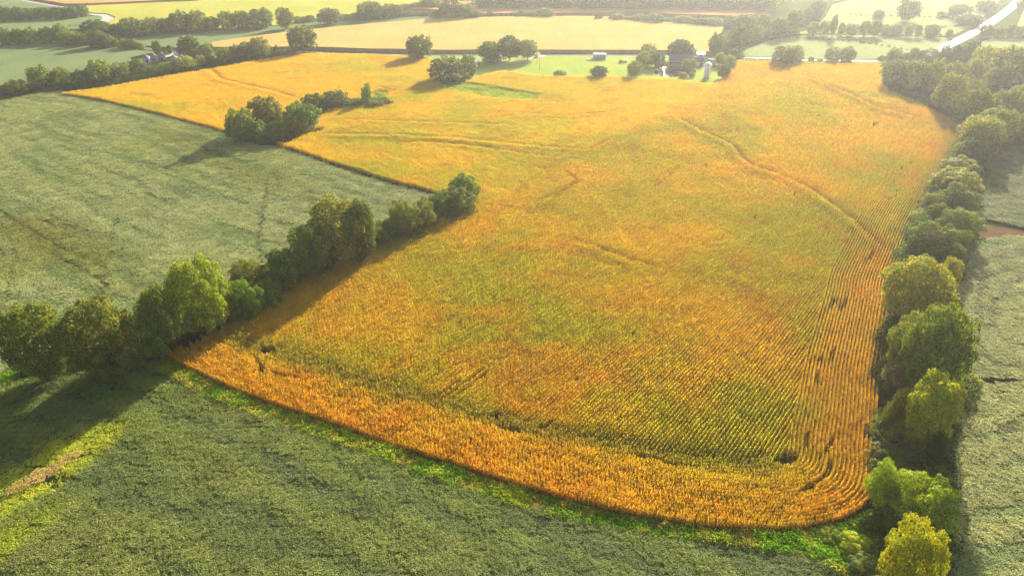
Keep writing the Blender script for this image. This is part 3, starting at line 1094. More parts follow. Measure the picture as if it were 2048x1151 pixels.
weeds('undergrowth', [left_hedge], 1.35, (.7, 1.15), (0.035, 0.085, 0.010), (0.07, 0.14, 0.012), (0.05, 0.08, 0.012), bush_coll,
      'dark green brambles and vines under the left tree line beside the corn', 'undergrowth', 70)
weeds('undergrowth', [right_hedge], 1.6, (1.1, 2.3), (0.05, 0.09, 0.014), (0.09, 0.13, 0.02), (0.13, 0.13, 0.03), bush_coll,
      'olive brambles and saplings under the right hand tree line', 'undergrowth', 72)
weeds('undergrowth', [wood_floor], 2.4, (1.0, 1.8), (0.05, 0.09, 0.014), (0.09, 0.13, 0.02), (0.13, 0.13, 0.03), bush_coll,
      'leafy undergrowth below the woods at the far right of the corn', 'undergrowth', 74)
weeds('undergrowth', [far_hedge], 1.7, (.8, 1.4), (0.05, 0.08, 0.014), (0.08, 0.12, 0.02), (0.07, 0.09, 0.02), bush_coll,
      'dark brambles along the far hedgerow above the corn, left of the lone round tree', 'undergrowth', 76)
weeds('undergrowth', [COPSE], 1.5, (.8, 1.3), (0.05, 0.09, 0.014), (0.09, 0.16, 0.02), (0.07, 0.1, 0.02), bush_coll,
      'brambles around the small copse inside the corn field', 'undergrowth', 78)

# ------------------------------------------------------------------ far fields, yards, roads and water
Z0 = dict(relief=True)
drape('soybean_field', P([(-400, 100), (-200, 108), (0, 91), (100, 87), (190, 92), (240, 99), (285, 104), (331, 107), (285, 113), (262, 118), (268, 140), (255, 158), (200, 171), (120, 181), (0, 192), (-200, 206), (-400, 240)]),
      12, 0.8, M['far_soy'], skirt=True, rough=.08)
drape('soybean_field', P([(235, 97), (240, 77), (300, 71), (400, 63), (500, 58), (560, 54), (640, 46), (700, 41), (800, 35), (860, 32), (961, 36), (1060, 34.5), (1100, 35), (1060, 38), (960, 40), (859, 42), (793, 48),
                          (626, 63.5), (527, 75.5), (424, 90), (418, 99), (345, 98), (300, 94), (262, 93)]), 14, 0.8, M['far_soy'], skirt=True, rough=.08)
drape('corn_field', P([(427, 101), (424, 91), (527, 76.5), (626, 64.5), (793, 49), (859, 42.8), (960, 40.5), (1060, 38.5), (1150, 37.5), (1220, 40), (1290, 46), (1400, 53), (1448, 57), (1440, 75), (1425, 95), (1424, 110.5),
                       (1340, 108), (1200, 107), (1090, 107), (860, 107), (790, 105.5), (700, 103.5), (640, 101), (600, 99.5), (560, 101), (500, 101.5)]), 12, 2.2, M['far_corn'], skirt=True, rough=.12)
drape('yellow_field', P([(172, 13), (400, 3), (430, -3), (860, -5), (876, 4), (800, 14), (720, 28), (620, 40), (560, 52), (500, 56), (440, 58), (300, 66), (225, 70), (214, 52), (232, 36), (216, 29), (180, 27)]),
      20, 0.7, M['far_yellow'], skirt=True, rough=.05)
drape('ripe_corn_field', P([(40, -8), (440, -8), (428, -3.5), (400, 2), (300, 6), (170, 12), (130, 12), (112, 9), (62, 0)]), 20, 2.0, M['far_pink'], skirt=True, rough=.1)
drape('soybean_field', P([(-300, -4), (18, -2), (55, 5), (100, 14), (130, 17), (0, 20), (-300, 36)]), 20, 0.8, M['far_soy'], skirt=True, rough=.05)
drape('soybean_field', P([(-300, 60), (0, 44), (100, 41), (175, 36), (196, 33), (205, 36), (197, 43), (215, 46), (212, 52), (160, 60), (100, 64), (0, 68), (-300, 90)]), 16, 0.8, M['far_soy'], skirt=True, rough=.05)
drape('ripe_corn_field', P([(790, 21), (850, 13), (880, 9), (940, 7), (1000, 10), (1150, 14), (1350, 20), (1548, 23), (1520, 31), (1470, 37), (1350, 33), (1290, 27.5), (1200, 30), (1100, 31), (1000, 32), (958, 32), (880, 25)]),
      16, 2.0, M['far_pink'], skirt=True, rough=.1)
drape('pasture', P([(1465, 115), (1500, 97), (1540, 82), (1600, 73), (1720, 71), (1850, 75), (1905, 77), (1870, 98), (1820, 106), (1765, 119), (1700, 120), (1608, 119), (1545, 115)]), 12, 0.35, M['far_pasture'], skirt=True, rough=.05)
drape('pasture', P([(1560, 70), (1620, 62), (1650, 36), (1665, 10), (1740, -8), (2010, -8), (1950, 50), (1905, 72), (1850, 73), (1720, 69), (1640, 68)]), 16, 0.35, M['far_pasture'], skirt=True, rough=.05)
drape('pasture', P([(2030, 60), (2060, -8), (2500, -8), (2500, 76), (1990, 75)]), 20, 0.35, M['far_pasture'], skirt=True, rough=.05)
drape('pasture', P([(1985, 78), (2500, 79), (2500, 110), (1960, 97), (1925, 96)]), 12, 0.35, M['far_pasture'], skirt=True, rough=.05)
LAWN = P([(838, 111.5), (900, 111.8), (1100, 111.5), (1300, 112), (1430, 114.5), (1474, 117), (1472, 138), (1458, 158), (1434, 176), (1400, 174), (1345, 167), (1290, 164), (1240, 162), (1200, 161), (1150, 161),
          (1110, 161), (1060, 158), (1010, 152), (975, 156), (940, 168), (905, 180), (880, 180), (868, 158), (874, 140), (868, 128)])
drape('lawn', LAWN, 5, 0.06, M['lawn'])
drape('farmyard_grass', P([(262, 119), (285, 114), (331, 108), (345, 102), (424, 104.5), (529, 104), (600, 103), (545, 107), (500, 116), (440, 126), (380, 138), (300, 151), (258, 158), (268, 140)]), 5, 0.06, M['rough'])
road_obj('road', P([(262, 94), (300, 98.5), (344, 101.5), (424, 103.5), (529, 103.8), (600, 102.3), (660, 104.6), (793, 109.2), (900, 110), (1100, 110), (1300, 110.5), (1430, 112.6), (1476, 114.5), (1545, 117.6), (1608, 120.3), (1760, 122.8)]),
         5.5, 0.13, M['asphalt'])
road_obj('road', P([(2075, -60), (2048, -20), (2030, 8), (1995, 36), (1955, 62), (1915, 82), (1880, 99), (1850, 122)]), 7.0, 0.13, M['glare_road'])
road_obj('road', P([(-20, -14), (20, -4), (62, 4), (100, 11), (135, 16), (165, 19)]), 8.0, 0.13, M['gravel'])
road_obj('dirt_track', P([(172, 27.5), (195, 29), (208, 31.5), (218, 36), (212, 42), (202, 46)]), 9.0, 0.13, M['gravel'])
road_obj('driveway', P([(1090, 111.5), (1072, 115), (1048, 122), (1024, 128), (1005, 126.5), (988, 123.5)]), 3.2, 0.16, M['gravel'])
road_obj('farm_track', P([(352, 103), (350, 108), (335, 113), (318, 119), (300, 124)]), 3.2, 0.16, M['gravel'])
pond = smooth(P([(1308, 144), (1312, 137), (1335, 134), (1365, 134.5), (1388, 139), (1391, 147), (1375, 152), (1345, 154), (1320, 152), (1309, 147), (1308, 144)]), 1.5)[:-1]
drape('pond_water', [tuple(q) for q in pond], 6, 0.11, M['water'], relief=False)

DITCHES = ['thin weedy ditch crossing the pale pasture from the diagonal wood strip', 'faint weedy ditch passing under the largest hazy pasture tree', 'weedy ditch running up to the bright road on its left side',
           'weedy bank under the hazy row of pasture trees', 'weedy bank right of the bright road', 'weedy bank behind the far corn, with small scattered trees', 'short weedy ditch in the upper left between the two woods']
# a dark drainage line or two across the far pastures (low grassy banks)
for ln in ([(1553, 76), (1640, 80), (1720, 87), (1800, 99), (1825, 104)], [(1700, 30), (1745, 34), (1800, 34), (1905, 37)], [(1850, 60), (1900, 55), (1960, 49)], [(1640, 66), (1760, 70.5), (1905, 72)],
           [(1940, 72), (2060, 76)], [(960, 34), (1030, 33), (1110, 33), (1200, 38), (1230, 41)], [(140, 54), (200, 55), (225, 54)]):
    dk_ = DITCHES.pop(0)
    c = smooth(P(ln), 4)
    x, y = c[:, 0] + rng.uniform(-.5, .5, len(c)), c[:, 1] + rng.uniform(-.5, .5, len(c))
    carpet('ditch_weeds', x, y, 0 * x, rng.uniform(0, 6, len(x)), rng.uniform(.5, 1.0, len(x)), np.full((len(x), 3), (0.06, 0.08, 0.03)), bush_coll, 4,
           dk_, 'weeds')['group'] = 'weedy ditches between the far fields'

# ------------------------------------------------------------------ trees


def crown_mesh(seed, n, leaf, style='round'):
    r = np.random.default_rng(seed)
    zc, cz = (0.5, 0.5) if style in ('bushy', 'vine', 'column') else (0.575, 0.425)
    nl = {'round': 62, 'bushy': 58, 'broad': 74, 'feathery': 40, 'vine': 36, 'column': 30, 'conifer': 26}[style]
    C, RR = [], []
    if style == 'conifer':
        for k in range(nl):
            z = k / nl
            a = r.uniform(0, 6.28)
            w = 0.62 * (1 - z)
            C.append([w * math.cos(a), w * math.sin(a), -0.85 + 1.7 * z])
            RR.append(0.34 * (1.1 - z))
    else:
        ga = math.pi * (3 - math.sqrt(5))
        for k in range(nl):
            z = 1 - 2 * (k + 0.5) / nl
            a = k * ga + r.uniform(-.35, .35)
            q = math.sqrt(1 - z * z)
            rad = r.uniform(0.58, 0.84) if style != 'feathery' else r.uniform(.5, .84)
            if style == 'vine':
                rad = r.uniform(.4, .85)
            rad *= 0.80 + 0.42 * float(fbm(np.array([math.cos(a) * q * 1.3 + seed]), np.array([math.sin(a) * q * 1.3 + z * 1.7]), 1.0, seed % 97, 2)[0])
            C.append([rad * q * math.cos(a), rad * q * math.sin(a), rad * z])
            RR.append(r.uniform(0.12, 0.25) if style != 'feathery' else r.uniform(.16, .30))
        C.append([0, 0, 0])
        RR.append(0.58)
        for k in range(nl // 2):        # small sprays that break the outline
            d = r.normal(size=3)
            d /= np.linalg.norm(d)
            C.append(list(d * r.uniform(.74, .9)))
            RR.append(r.uniform(.08, .15))
    C, RR = np.array(C), np.array(RR)
    pr = RR ** 2
    pr /= pr.sum()
    pts, nrm = [], []
    got = 0
    while got < n:
        k = r.choice(len(C), n, p=pr)
        d = r.normal(size=(n, 3))
        d /= np.linalg.norm(d, axis=1)[:, None]
        lump = fbm(d[:, 0] * 2.6 + k * 3.1, d[:, 1] * 2.6 + d[:, 2] * 3.3 + seed, 1.0, 11, 2)
        p = C[k] + d * (RR[k] * (0.62 + 0.75 * lump) * (1 - np.abs(r.normal(0, .13, n))))[:, None]
        dist = np.linalg.norm(p[:, None, :] - C[None], axis=2) / RR[None]
        dist[np.arange(n), k] = 9
        ok = (dist.min(1) > 0.78) & ((d[:, 2] > -0.25) | (r.uniform(0, 1, n) < .30))
        pts.append(p[ok])
        nrm.append(d[ok])
        got += ok.sum()
    p = np.concatenate(pts)[:n]
    d = np.concatenate(nrm)[:n]
    lo, hi = np.percentile(p, 1.0, axis=0), np.percentile(p, 99.0, axis=0)
    p = p - (lo + hi) / 2
    hs = ((hi - lo)[0] + (hi - lo)[1]) / 4
    p = p / np.array([hs, hs, (hi - lo)[2] / 2])
    # into tree units: crown width 1, tree height 1
    c = np.stack([p[:, 0] * .5, p[:, 1] * .5, zc + p[:, 2] * cz], 1)
    c[:, 2] = np.maximum(c[:, 2], 0.02)
    nn = d + r.normal(0, .45, (n, 3)) + np.array([0, 0, .25])
    return quads_mesh('crown', leaf_quads(c, nn, leaf * r.uniform(.7, 1.35, n), 0.7, r=r), M['crown'])


def trunk_mesh(seed, top=0.62, rad=0.022):
    r = np.random.default_rng(seed)
    m = MB()
    base = [(0, 0, -0.02), (r.uniform(-.01, .01), r.uniform(-.01, .01), .12), (r.uniform(-.03, .03), r.uniform(-.03, .03), .32), (r.uniform(-.05, .05), r.uniform(-.05, .05), top)]
    m.tube(base, [rad * 1.35, rad, rad * .75, rad * .3], 7)
    for k in range(6):
        a = k * 1.05 + r.uniform(-.3, .3)
        z0 = r.uniform(.2, .45)
        x0, y0 = base[2][0] * z0 / .32, base[2][1] * z0 / .32
        m.tube([(x0, y0, z0), (x0 + .16 * math.cos(a), y0 + .16 * math.sin(a), z0 + .12), (x0 + .34 * math.cos(a), y0 + .34 * math.sin(a), z0 + .3)], [rad * .5, rad * .35, rad * .12], 5)
    me = bpy.data.meshes.new('trunk')
    me.from_pydata(m.v, [], m.f)
    me.materials.append(M['bark'])
    return me


LOD = {0: (26000, .026), 1: (9000, .044), 2: (3600, .066)}
PROTO = {}


def proto(style, lod, k):
    key = (style, lod, k)
    if key not in PROTO:
        n, leaf = LOD[lod]
        if style in ('feathery',):
            n, leaf = int(n * 1.2), leaf * .85
        PROTO[key] = crown_mesh(hash((len(style) * 7 + ord(style[0]), lod, k)) % 99991, n, leaf, style)
    return PROTO[key]


TRUNKS = [trunk_mesh(900 + k) for k in range(5)]
ORD = ('first second third fourth fifth sixth seventh eighth ninth tenth eleventh twelfth thirteenth fourteenth fifteenth sixteenth seventeenth '
       'eighteenth nineteenth twentieth twenty-first twenty-second twenty-third twenty-fourth').split()
TINT_GAIN = 1.5
TINT = {'dark': (0.050, 0.085, 0.016), 'olive': (0.085, 0.112, 0.015), 'mid': (0.082, 0.118, 0.014), 'green': (0.062, 0.120, 0.012), 'bright': (0.125, 0.195, 0.010),
        'lime': (0.18, 0.23, 0.014), 'grey': (0.10, 0.12, 0.045), 'light': (0.125, 0.150, 0.020), 'yellow': (0.175, 0.20, 0.012), 'pale': (0.12, 0.16, 0.05)}
WORD = {'dark': 'dark green', 'olive': 'olive green', 'mid': 'mid green', 'green': 'deep green', 'bright': 'bright green', 'lime': 'yellow-green', 'grey': 'grey-green',
        'light': 'light green', 'yellow': 'golden green', 'pale': 'pale green'}
trng = np.random.default_rng(4242)
N_TREES = 0


_th, _ph = np.meshgrid(np.linspace(0, 2 * math.pi, 17)[:-1], np.linspace(-1.45, 1.45, 11))
ELL = np.stack([np.cos(_th) * np.cos(_ph), np.sin(_th) * np.cos(_ph), np.sin(_ph)], -1).reshape(-1, 3)


def project(p):
    dy, dz = p[:, 1], p[:, 2] - CAM_H
    dep = dy * CS - dz * SN
    return 1024 + LENS_PX * p[:, 0] / dep, 575.5 - LENS_PX * (dy * SN + dz * CS) / dep


def solve_tree(x0, y0, x1, y1, style):
    """size and place of a crown that fills the measured outline: ground position, crown width, height"""
    zk, ck = (0.5, 0.5) if style in ('bushy', 'vine', 'column') else (0.575, 0.425)
    cx, cy_ = (x0 + x1) / 2, (y0 + y1) / 2
    D = depth_at(cx, y1)
    a, c = (x1 - x0) / 2 * D / LENS_PX, (y1 - y0) / 2 * D / LENS_PX
    x, y = at(cx, y1)
    for _ in range(30):
        zc = c / ck * zk
        u, v = project(ELL * np.array([a, a, c]) + np.array([x, y, zc]))
        a *= ((x1 - x0) / (u.max() - u.min())) ** .8
        c *= ((y1 - y0) / (v.max() - v.min())) ** .9
        c = min(max(c, 0.5 * a), 3.2 * a)
        zc = c / ck * zk
        # slide the tree over the ground so that the crown centre sits where it was seen
        tx, ty = at(cx, cy_, zc)
        x, y = x + .7 * (tx - x), y + .7 * (ty - y)
    return x, y, 2 * a, c / ck


def tree(name, box, style='round', tint='mid', label=None, cat='tree', group=None, lod=None):
    global N_TREES
    N_TREES += 1
    x0, y0, x1, y1 = box
    x, y, w, h = solve_tree(x0, y0, x1, y1, style)
    w *= 1.04
    h *= 0.98
    z = tz(x, y)
    if lod is None:
        lod = 0 if y < 185 else (1 if y < 330 else 2)
    o = empty(name, (x, y, z - 0.1), trng.uniform(0, 6.28))
    o.scale = (w, w, h)
    tag(o, label, cat, group)
    nv = {0: 3, 1: 3, 2: 3}[lod]
    t = bpy.data.objects.new('trunk', TRUNKS[int(trng.integers(0, 5))])
    link(t)
    t.parent = o
    c = bpy.data.objects.new('crown', proto(style, lod, int(trng.integers(0, nv))))
    link(c)
    c.parent = o
    k = trng.uniform(.85, 1.18) * TINT_GAIN
    col = TINT[tint]
    c.color = (col[0] * k * trng.uniform(.9, 1.12), col[1] * k, col[2] * k * trng.uniform(.8, 1.3), 1)
    return o


def row(name, where, trees, group, frm='from the left'):
    """trees: (box, style, tint[, own label]) in order"""
    for i, t in enumerate(trees):
        box, style, tint = t[:3]
        if len(t) > 3:
            lab = t[3]
        else:
            kind = 'bush' if (style == 'bushy' and box[3] - box[1] < 18) else 'tree'
            lab = '%s %s, %s %s %s' % (WORD[tint], kind, ORD[i], frm, where)
        nm = 'bush' if ' bush' in lab.split(',')[0] else name
        tree(nm, box, style, tint, lab, 'bush' if nm == 'bush' else 'tree', group)


row('broadleaf_tree', '', [
    ((0, 612, 138, 752), 'broad', 'olive', 'big rounded olive tree at the left end of the near tree line'),
    ((122, 600, 270, 748), 'broad', 'olive', 'big olive green tree with lumpy top, second in the near left line'),
    ((222, 632, 330, 735), 'bushy', 'green', 'low deep green tree squeezed beside the second big olive tree'),
    ((276, 574, 360, 690), 'bushy', 'olive', 'dark tree with yellow-green top just left of tall bright green tree'),
    ((340, 518, 448, 660), 'round', 'bright', 'tall bright green tree rising highest in the lower left tree line'),
    ((418, 562, 482, 655), 'bushy', 'mid', 'mid green tree tucked right of the tall bright green tree'),
    ((460, 562, 524, 645), 'bushy', 'green', 'low green vine-covered tree at the bend of the corn edge'),
    ((462, 520, 524, 582), 'round', 'olive', 'small brownish olive tree standing out into the soybean side'),
    ((505, 560, 562, 622), 'vine', 'green', 'low mound of green vines beside the corn, right of brownish tree'),
    ((526, 500, 600, 585), 'vine', 'green', 'vine-draped dark green tree before the dead grey bush'),
    ((578, 452, 655, 560), 'bushy', 'mid', 'dense mid green tree just left of the dead leafless bush'),
    ((622, 470, 672, 545), 'bushy', 'dark', 'small dark tree in front of the dead leafless bush'),
    ((622, 396, 738, 515), 'round', 'light', 'largest light green tree in the middle of left tree line'),
    ((692, 402, 748, 512), 'round', 'dark', 'narrow dark tree pressed against the largest light green tree'),
    ((733, 455, 775, 498), 'bushy', 'mid', 'small bush right of the narrow dark tree'),
    ((762, 438, 806, 482), 'bushy', 'green', 'green bush left of the forked tree top in the tree line'),
    ((776, 398, 838, 478), 'vine', 'mid', 'forked vine-covered tree leaning left over the soybeans'),
    ((824, 398, 872, 462), 'vine', 'light', 'vine-covered tree between forked tree and last tall tree'),
    ((856, 382, 905, 442), 'vine', 'green', 'green bushy tree at the left foot of the last tall tree'),
    ((880, 372, 948, 432), 'bushy', 'mid', 'dense tree closing the far end of the left tree line'),
    ((900, 346, 954, 402), 'round', 'mid', 'tall ragged topped tree at the far tip of the left tree line'),
], 'trees in the near left tree line')

row('broadleaf_tree', '', [
    ((450, 215, 508, 284), 'bushy', 'mid', 'tall dense tree at the left end of the copse in the corn'),
    ((494, 194, 558, 250), 'round', 'olive', 'round olive tree, highest at the back of the copse'),
    ((488, 238, 538, 285), 'vine', 'green', 'vine-covered bush at the front of the copse'),
    ((538, 220, 580, 258), 'bushy', 'olive', 'low olive tree in the middle of the copse'),
    ((536, 238, 580, 280), 'bushy', 'mid', 'dense tree at the front middle of the copse'),
    ((574, 229, 613, 274), 'bushy', 'light', 'light green tree at the front right of the copse'),
    ((570, 205, 633, 258), 'round', 'green', 'round deep green tree at the right end of the copse'),
    ((602, 186, 648, 228), 'bushy', 'dark', 'dark tree just right of the copse, before the gap'),
    ((646, 180, 696, 219), 'bushy', 'dark', 'dark tree with pointed tops between copse and thin column tree'),
    ((692, 202, 724, 217), 'bushy', 'green', 'low vine bush left of the thin column tree'),
    ((722, 166, 742, 213), 'column', 'green', 'thin column of vines standing alone like a pillar in the corn'),
    ((732, 203, 766, 216), 'bushy', 'grey', 'low greyish scrub at the foot of the thin column tree'),
    ((760, 199, 787, 214), 'bushy', 'dark', 'last small bush right of the thin column tree'),
], 'trees of the copse in the corn')

row('lone_tree', '', [
    ((576, 52, 629, 99), 'round', 'dark', 'big round dark tree standing alone at the upper left corn corner'),
    ((814, 71, 861, 113), 'round', 'dark', 'round dark tree alone beside the road, casting a long shadow'),
    ((958, 82, 999, 118), 'round', 'green', 'green round tree in front of the white house'),
    ((999, 70, 1040, 114), 'round', 'dark', 'tall dark tree right of the white house'),
    ((1038, 79, 1073, 114), 'round', 'mid', 'rounded tree nearest the white car at the driveway end'),
    ((862, 113, 928, 166), 'bushy', 'dark', 'broad dark tree group left of the red shed'),
    ((918, 108, 950, 156), 'bushy', 'mid', 'tall tree touching the left side of the red shed'),
    ((1183, 131, 1214, 154), 'round', 'dark', 'small round tree alone at the lawn edge below the ribbed building'),
    ((1256, 121, 1283, 150), 'round', 'mid', 'rounded tree left of the pond at the lawn edge'),
    ((1272, 102, 1300, 137), 'bushy', 'light', 'pale dense tree left of the farmhouse'),
    ((1283, 87, 1311, 112), 'round', 'light', 'light tree rising behind the trees left of the farmhouse'),
    ((1296, 101, 1317, 128), 'round', 'mid', 'small tree between the pale dense and the oval tree'),
    ((1307, 105, 1329, 135), 'bushy', 'dark', 'dark oval tree just left of the farmhouse porch'),
    ((1337, 78, 1387, 116), 'round', 'dark', 'wide tree behind the farmhouse roof'),
    ((1366, 117, 1393, 141), 'bushy', 'light', 'light green tree in front of the farmhouse porch'),
    ((1357, 144, 1374, 157), 'bushy', 'light', 'round clipped bush at the front edge of the pond'),
    ((1378, 143, 1390, 154), 'bushy', 'light', 'small leaning bush at the right end of the pond'),
    ((1437, 128, 1460, 154), 'round', 'dark', 'dark oval tree right of the white silo'),
    ((1447, 110, 1474, 138), 'bushy', 'light', 'pale round tree behind the dark oval tree'),
    ((1430, 105, 1453, 127), 'round', 'light', 'small light tree behind the white camper'),
    ((1453, 98, 1475, 119), 'round', 'mid', 'round tree at the right corner of the farmyard by the road'),
    ((1546, 92, 1588, 132), 'bushy', 'grey', 'left tree of the first pair at the corn edge right of farmyard'),
    ((1574, 91, 1607, 127), 'bushy', 'pale', 'right tree of the first pair at the corn edge'),
    ((1650, 93, 1681, 124), 'bushy', 'pale', 'left tree of the second pair at the corn edge'),
    ((1680, 93, 1714, 123), 'bushy', 'grey', 'right tree of the second pair at the corn edge'),
    ((1617, 114, 1628, 124), 'bushy', 'dark', 'small bush between the two tree pairs'),
    ((1634, 117, 1646, 124), 'bushy', 'grey', 'tiny bush left of the second tree pair'),
    ((1108, 143, 1132, 151), 'bushy', 'olive', 'low tangled bush on the lawn edge above the corn'),
    ((1238, 120, 1246, 126), 'bushy', 'olive', 'tiny bush left of the white trailer on the lawn'),
], None)

row('broadleaf_tree', 'in the diagonal wood strip right of the farmhouse', [
    ((1417, 66, 1448, 112), 'bushy', 'dark'), ((1443, 80, 1466, 102), 'bushy', 'mid'), ((1454, 60, 1472, 92), 'bushy', 'mid'), ((1464, 49, 1502, 98), 'round', 'dark'),
    ((1500, 52, 1526, 83), 'bushy', 'mid'), ((1514, 27, 1540, 60), 'bushy', 'mid'), ((1522, 56, 1542, 77), 'bushy', 'light'), ((1536, 36, 1574, 76), 'bushy', 'mid'),
    ((1572, 20, 1609, 67), 'bushy', 'mid'), ((1606, 14, 1626, 45), 'bushy', 'mid'), ((1620, 1, 1650, 40), 'bushy', 'dark')], 'trees in the diagonal wood strip')
row('broadleaf_tree', 'in the hedgerow behind the big far corn field', [
    ((974, 21, 986, 34), 'round', 'dark'), ((1035, 20, 1048, 35), 'round', 'mid'), ((1046, 26, 1072, 35), 'bushy', 'mid'), ((1070, 18, 1108, 35), 'bushy', 'mid'),
    ((1120, 24, 1129, 35), 'round', 'mid'), ((1190, 26, 1205, 40), 'round', 'dark'), ((1220, 27, 1251, 43), 'bushy', 'mid'), ((1250, 33, 1269, 45), 'bushy', 'mid'),
    ((1266, 28, 1292, 46), 'bushy', 'mid'), ((1289, 27, 1329, 47), 'bushy', 'mid'), ((1327, 36, 1350, 48), 'bushy', 'dark'), ((1348, 31, 1382, 50), 'bushy', 'mid'),
    ((1380, 37, 1415, 52), 'bushy', 'dark'), ((1410, 36, 1449, 54), 'bushy', 'mid'), ((1446, 30, 1476, 55), 'bushy', 'mid'), ((1472, 30, 1500, 55), 'bushy', 'mid'),
    ((1494, 28, 1520, 54), 'bushy', 'mid')], 'trees in the hedgerow behind the far corn')
row('broadleaf_tree', 'in the hazy row across the pale pastures', [
    ((1616, 44, 1640, 68), 'round', 'pale'), ((1640, 41, 1661, 68), 'round', 'pale'), ((1660, 29, 1677, 68), 'round', 'mid'), ((1677, 45, 1691, 68), 'round', 'mid'),
    ((1692, 47, 1718, 70), 'round', 'pale'), ((1718, 41, 1742, 70), 'round', 'pale'), ((1740, 41, 1766, 70), 'round', 'mid'), ((1760, 49, 1786, 71), 'bushy', 'mid'),
    ((1782, 48, 1806, 72), 'bushy', 'mid'), ((1809, 49, 1828, 72), 'round', 'pale'), ((1831, 50, 1845, 72), 'round', 'mid'), ((1850, 49, 1880, 75), 'bushy', 'dark'),
    ((1892, 59, 1907, 74), 'round', 'mid')], 'trees in the hazy pasture row')
row('lone_tree', '', [
    ((1747, 20, 1769, 39), 'bushy', 'dark', 'small hazy tree alone left of the largest pasture tree'),
    ((1798, -1, 1842, 38), 'round', 'dark', 'largest hazy tree alone in the pale pasture'),
    ((1898, 8, 1942, 38), 'bushy', 'mid', 'wide hazy tree left of the bright road'),
    ((1914, 27, 1966, 50), 'bushy', 'grey', 'low wide tree clump beside the bright road'),
    ((1953, 0, 1994, 24), 'bushy', 'mid', 'hazy tree clump near the top of the bright road'),
    ((2030, -2, 2068, 18), 'bushy', 'mid', 'hazy tree at the top right beyond the bright road'),
    ((1874, 22, 1890, 34), 'round', 'pale', 'tiny hazy tree beside the far white shed'),
], None)
row('broadleaf_tree', 'in the short row right of the bright road', [
    ((1961, 48, 1988, 75), 'bushy', 'dark'), ((1986, 54, 2014, 76), 'bushy', 'mid'), ((2012, 49, 2037, 76), 'bushy', 'mid'), ((2034, 52, 2064, 76), 'bushy', 'dark'),
    ((2060, 48, 2095, 78), 'bushy', 'mid')], 'trees right of the bright road')
row('broadleaf_tree', 'in the hazy line behind the near woods', [
    ((1756, 110, 1773, 124), 'bushy', 'mid'), ((1773, 96, 1805, 124), 'bushy', 'light'), ((1803, 106, 1821, 124), 'bushy', 'mid'), ((1819, 95, 1838, 124), 'bushy', 'mid'), ((1836, 103, 1852, 124), 'bushy', 'dark'),
    ((1848, 96, 1882, 126), 'bushy', 'mid'), ((1880, 90, 1904, 126), 'bushy', 'dark'), ((1902, 90, 1928, 126), 'bushy', 'dark'), ((1923, 80, 1965, 128), 'bushy', 'dark'),
    ((1943, 92, 2000, 150), 'bushy', 'light'), ((1980, 93, 2062, 175), 'bushy', 'mid'), ((2050, 85, 2130, 180), 'bushy', 'mid')], 'trees in the line behind the near woods')
row('broadleaf_tree', 'in the woods counting right', [
    ((1764, 121, 1811, 174), 'bushy', 'dark', 'dark tree at the left tip of the right hand woods'), ((1800, 121, 1860, 184), 'bushy', 'mid'),
    ((1848, 118, 1892, 192), 'bushy', 'light'), ((1868, 148, 1932, 226), 'bushy', 'light'),
    ((1886, 124, 1932, 175), 'bushy', 'olive'), ((1928, 116, 1972, 168), 'bushy', 'light'), ((1915, 178, 1988, 258), 'bushy', 'mid'), ((1968, 135, 2022, 186), 'bushy', 'light'),
    ((1978, 180, 2048, 252), 'bushy', 'mid'), ((2012, 170, 2062, 216), 'bushy', 'light'), ((1946, 216, 2034, 292), 'bushy', 'mid'), ((1918, 233, 2004, 306), 'bushy', 'light'),
    ((2030, 214, 2098, 294), 'bushy', 'mid'), ((2040, 150, 2110, 230), 'bushy', 'mid'),
    ((1930, 160, 1975, 205), 'bushy', 'mid')], 'trees of the right hand woods', 'from the left')
for o in [o for o in COL.objects if o.get('group') == 'trees of the right hand woods' and 'counting' in o['label']]:
    o['label'] = o['label'].split(', ')[0] + ', ' + o['label'].split(', ')[1].split(' from')[0] + ' from the left tip of the right woods'
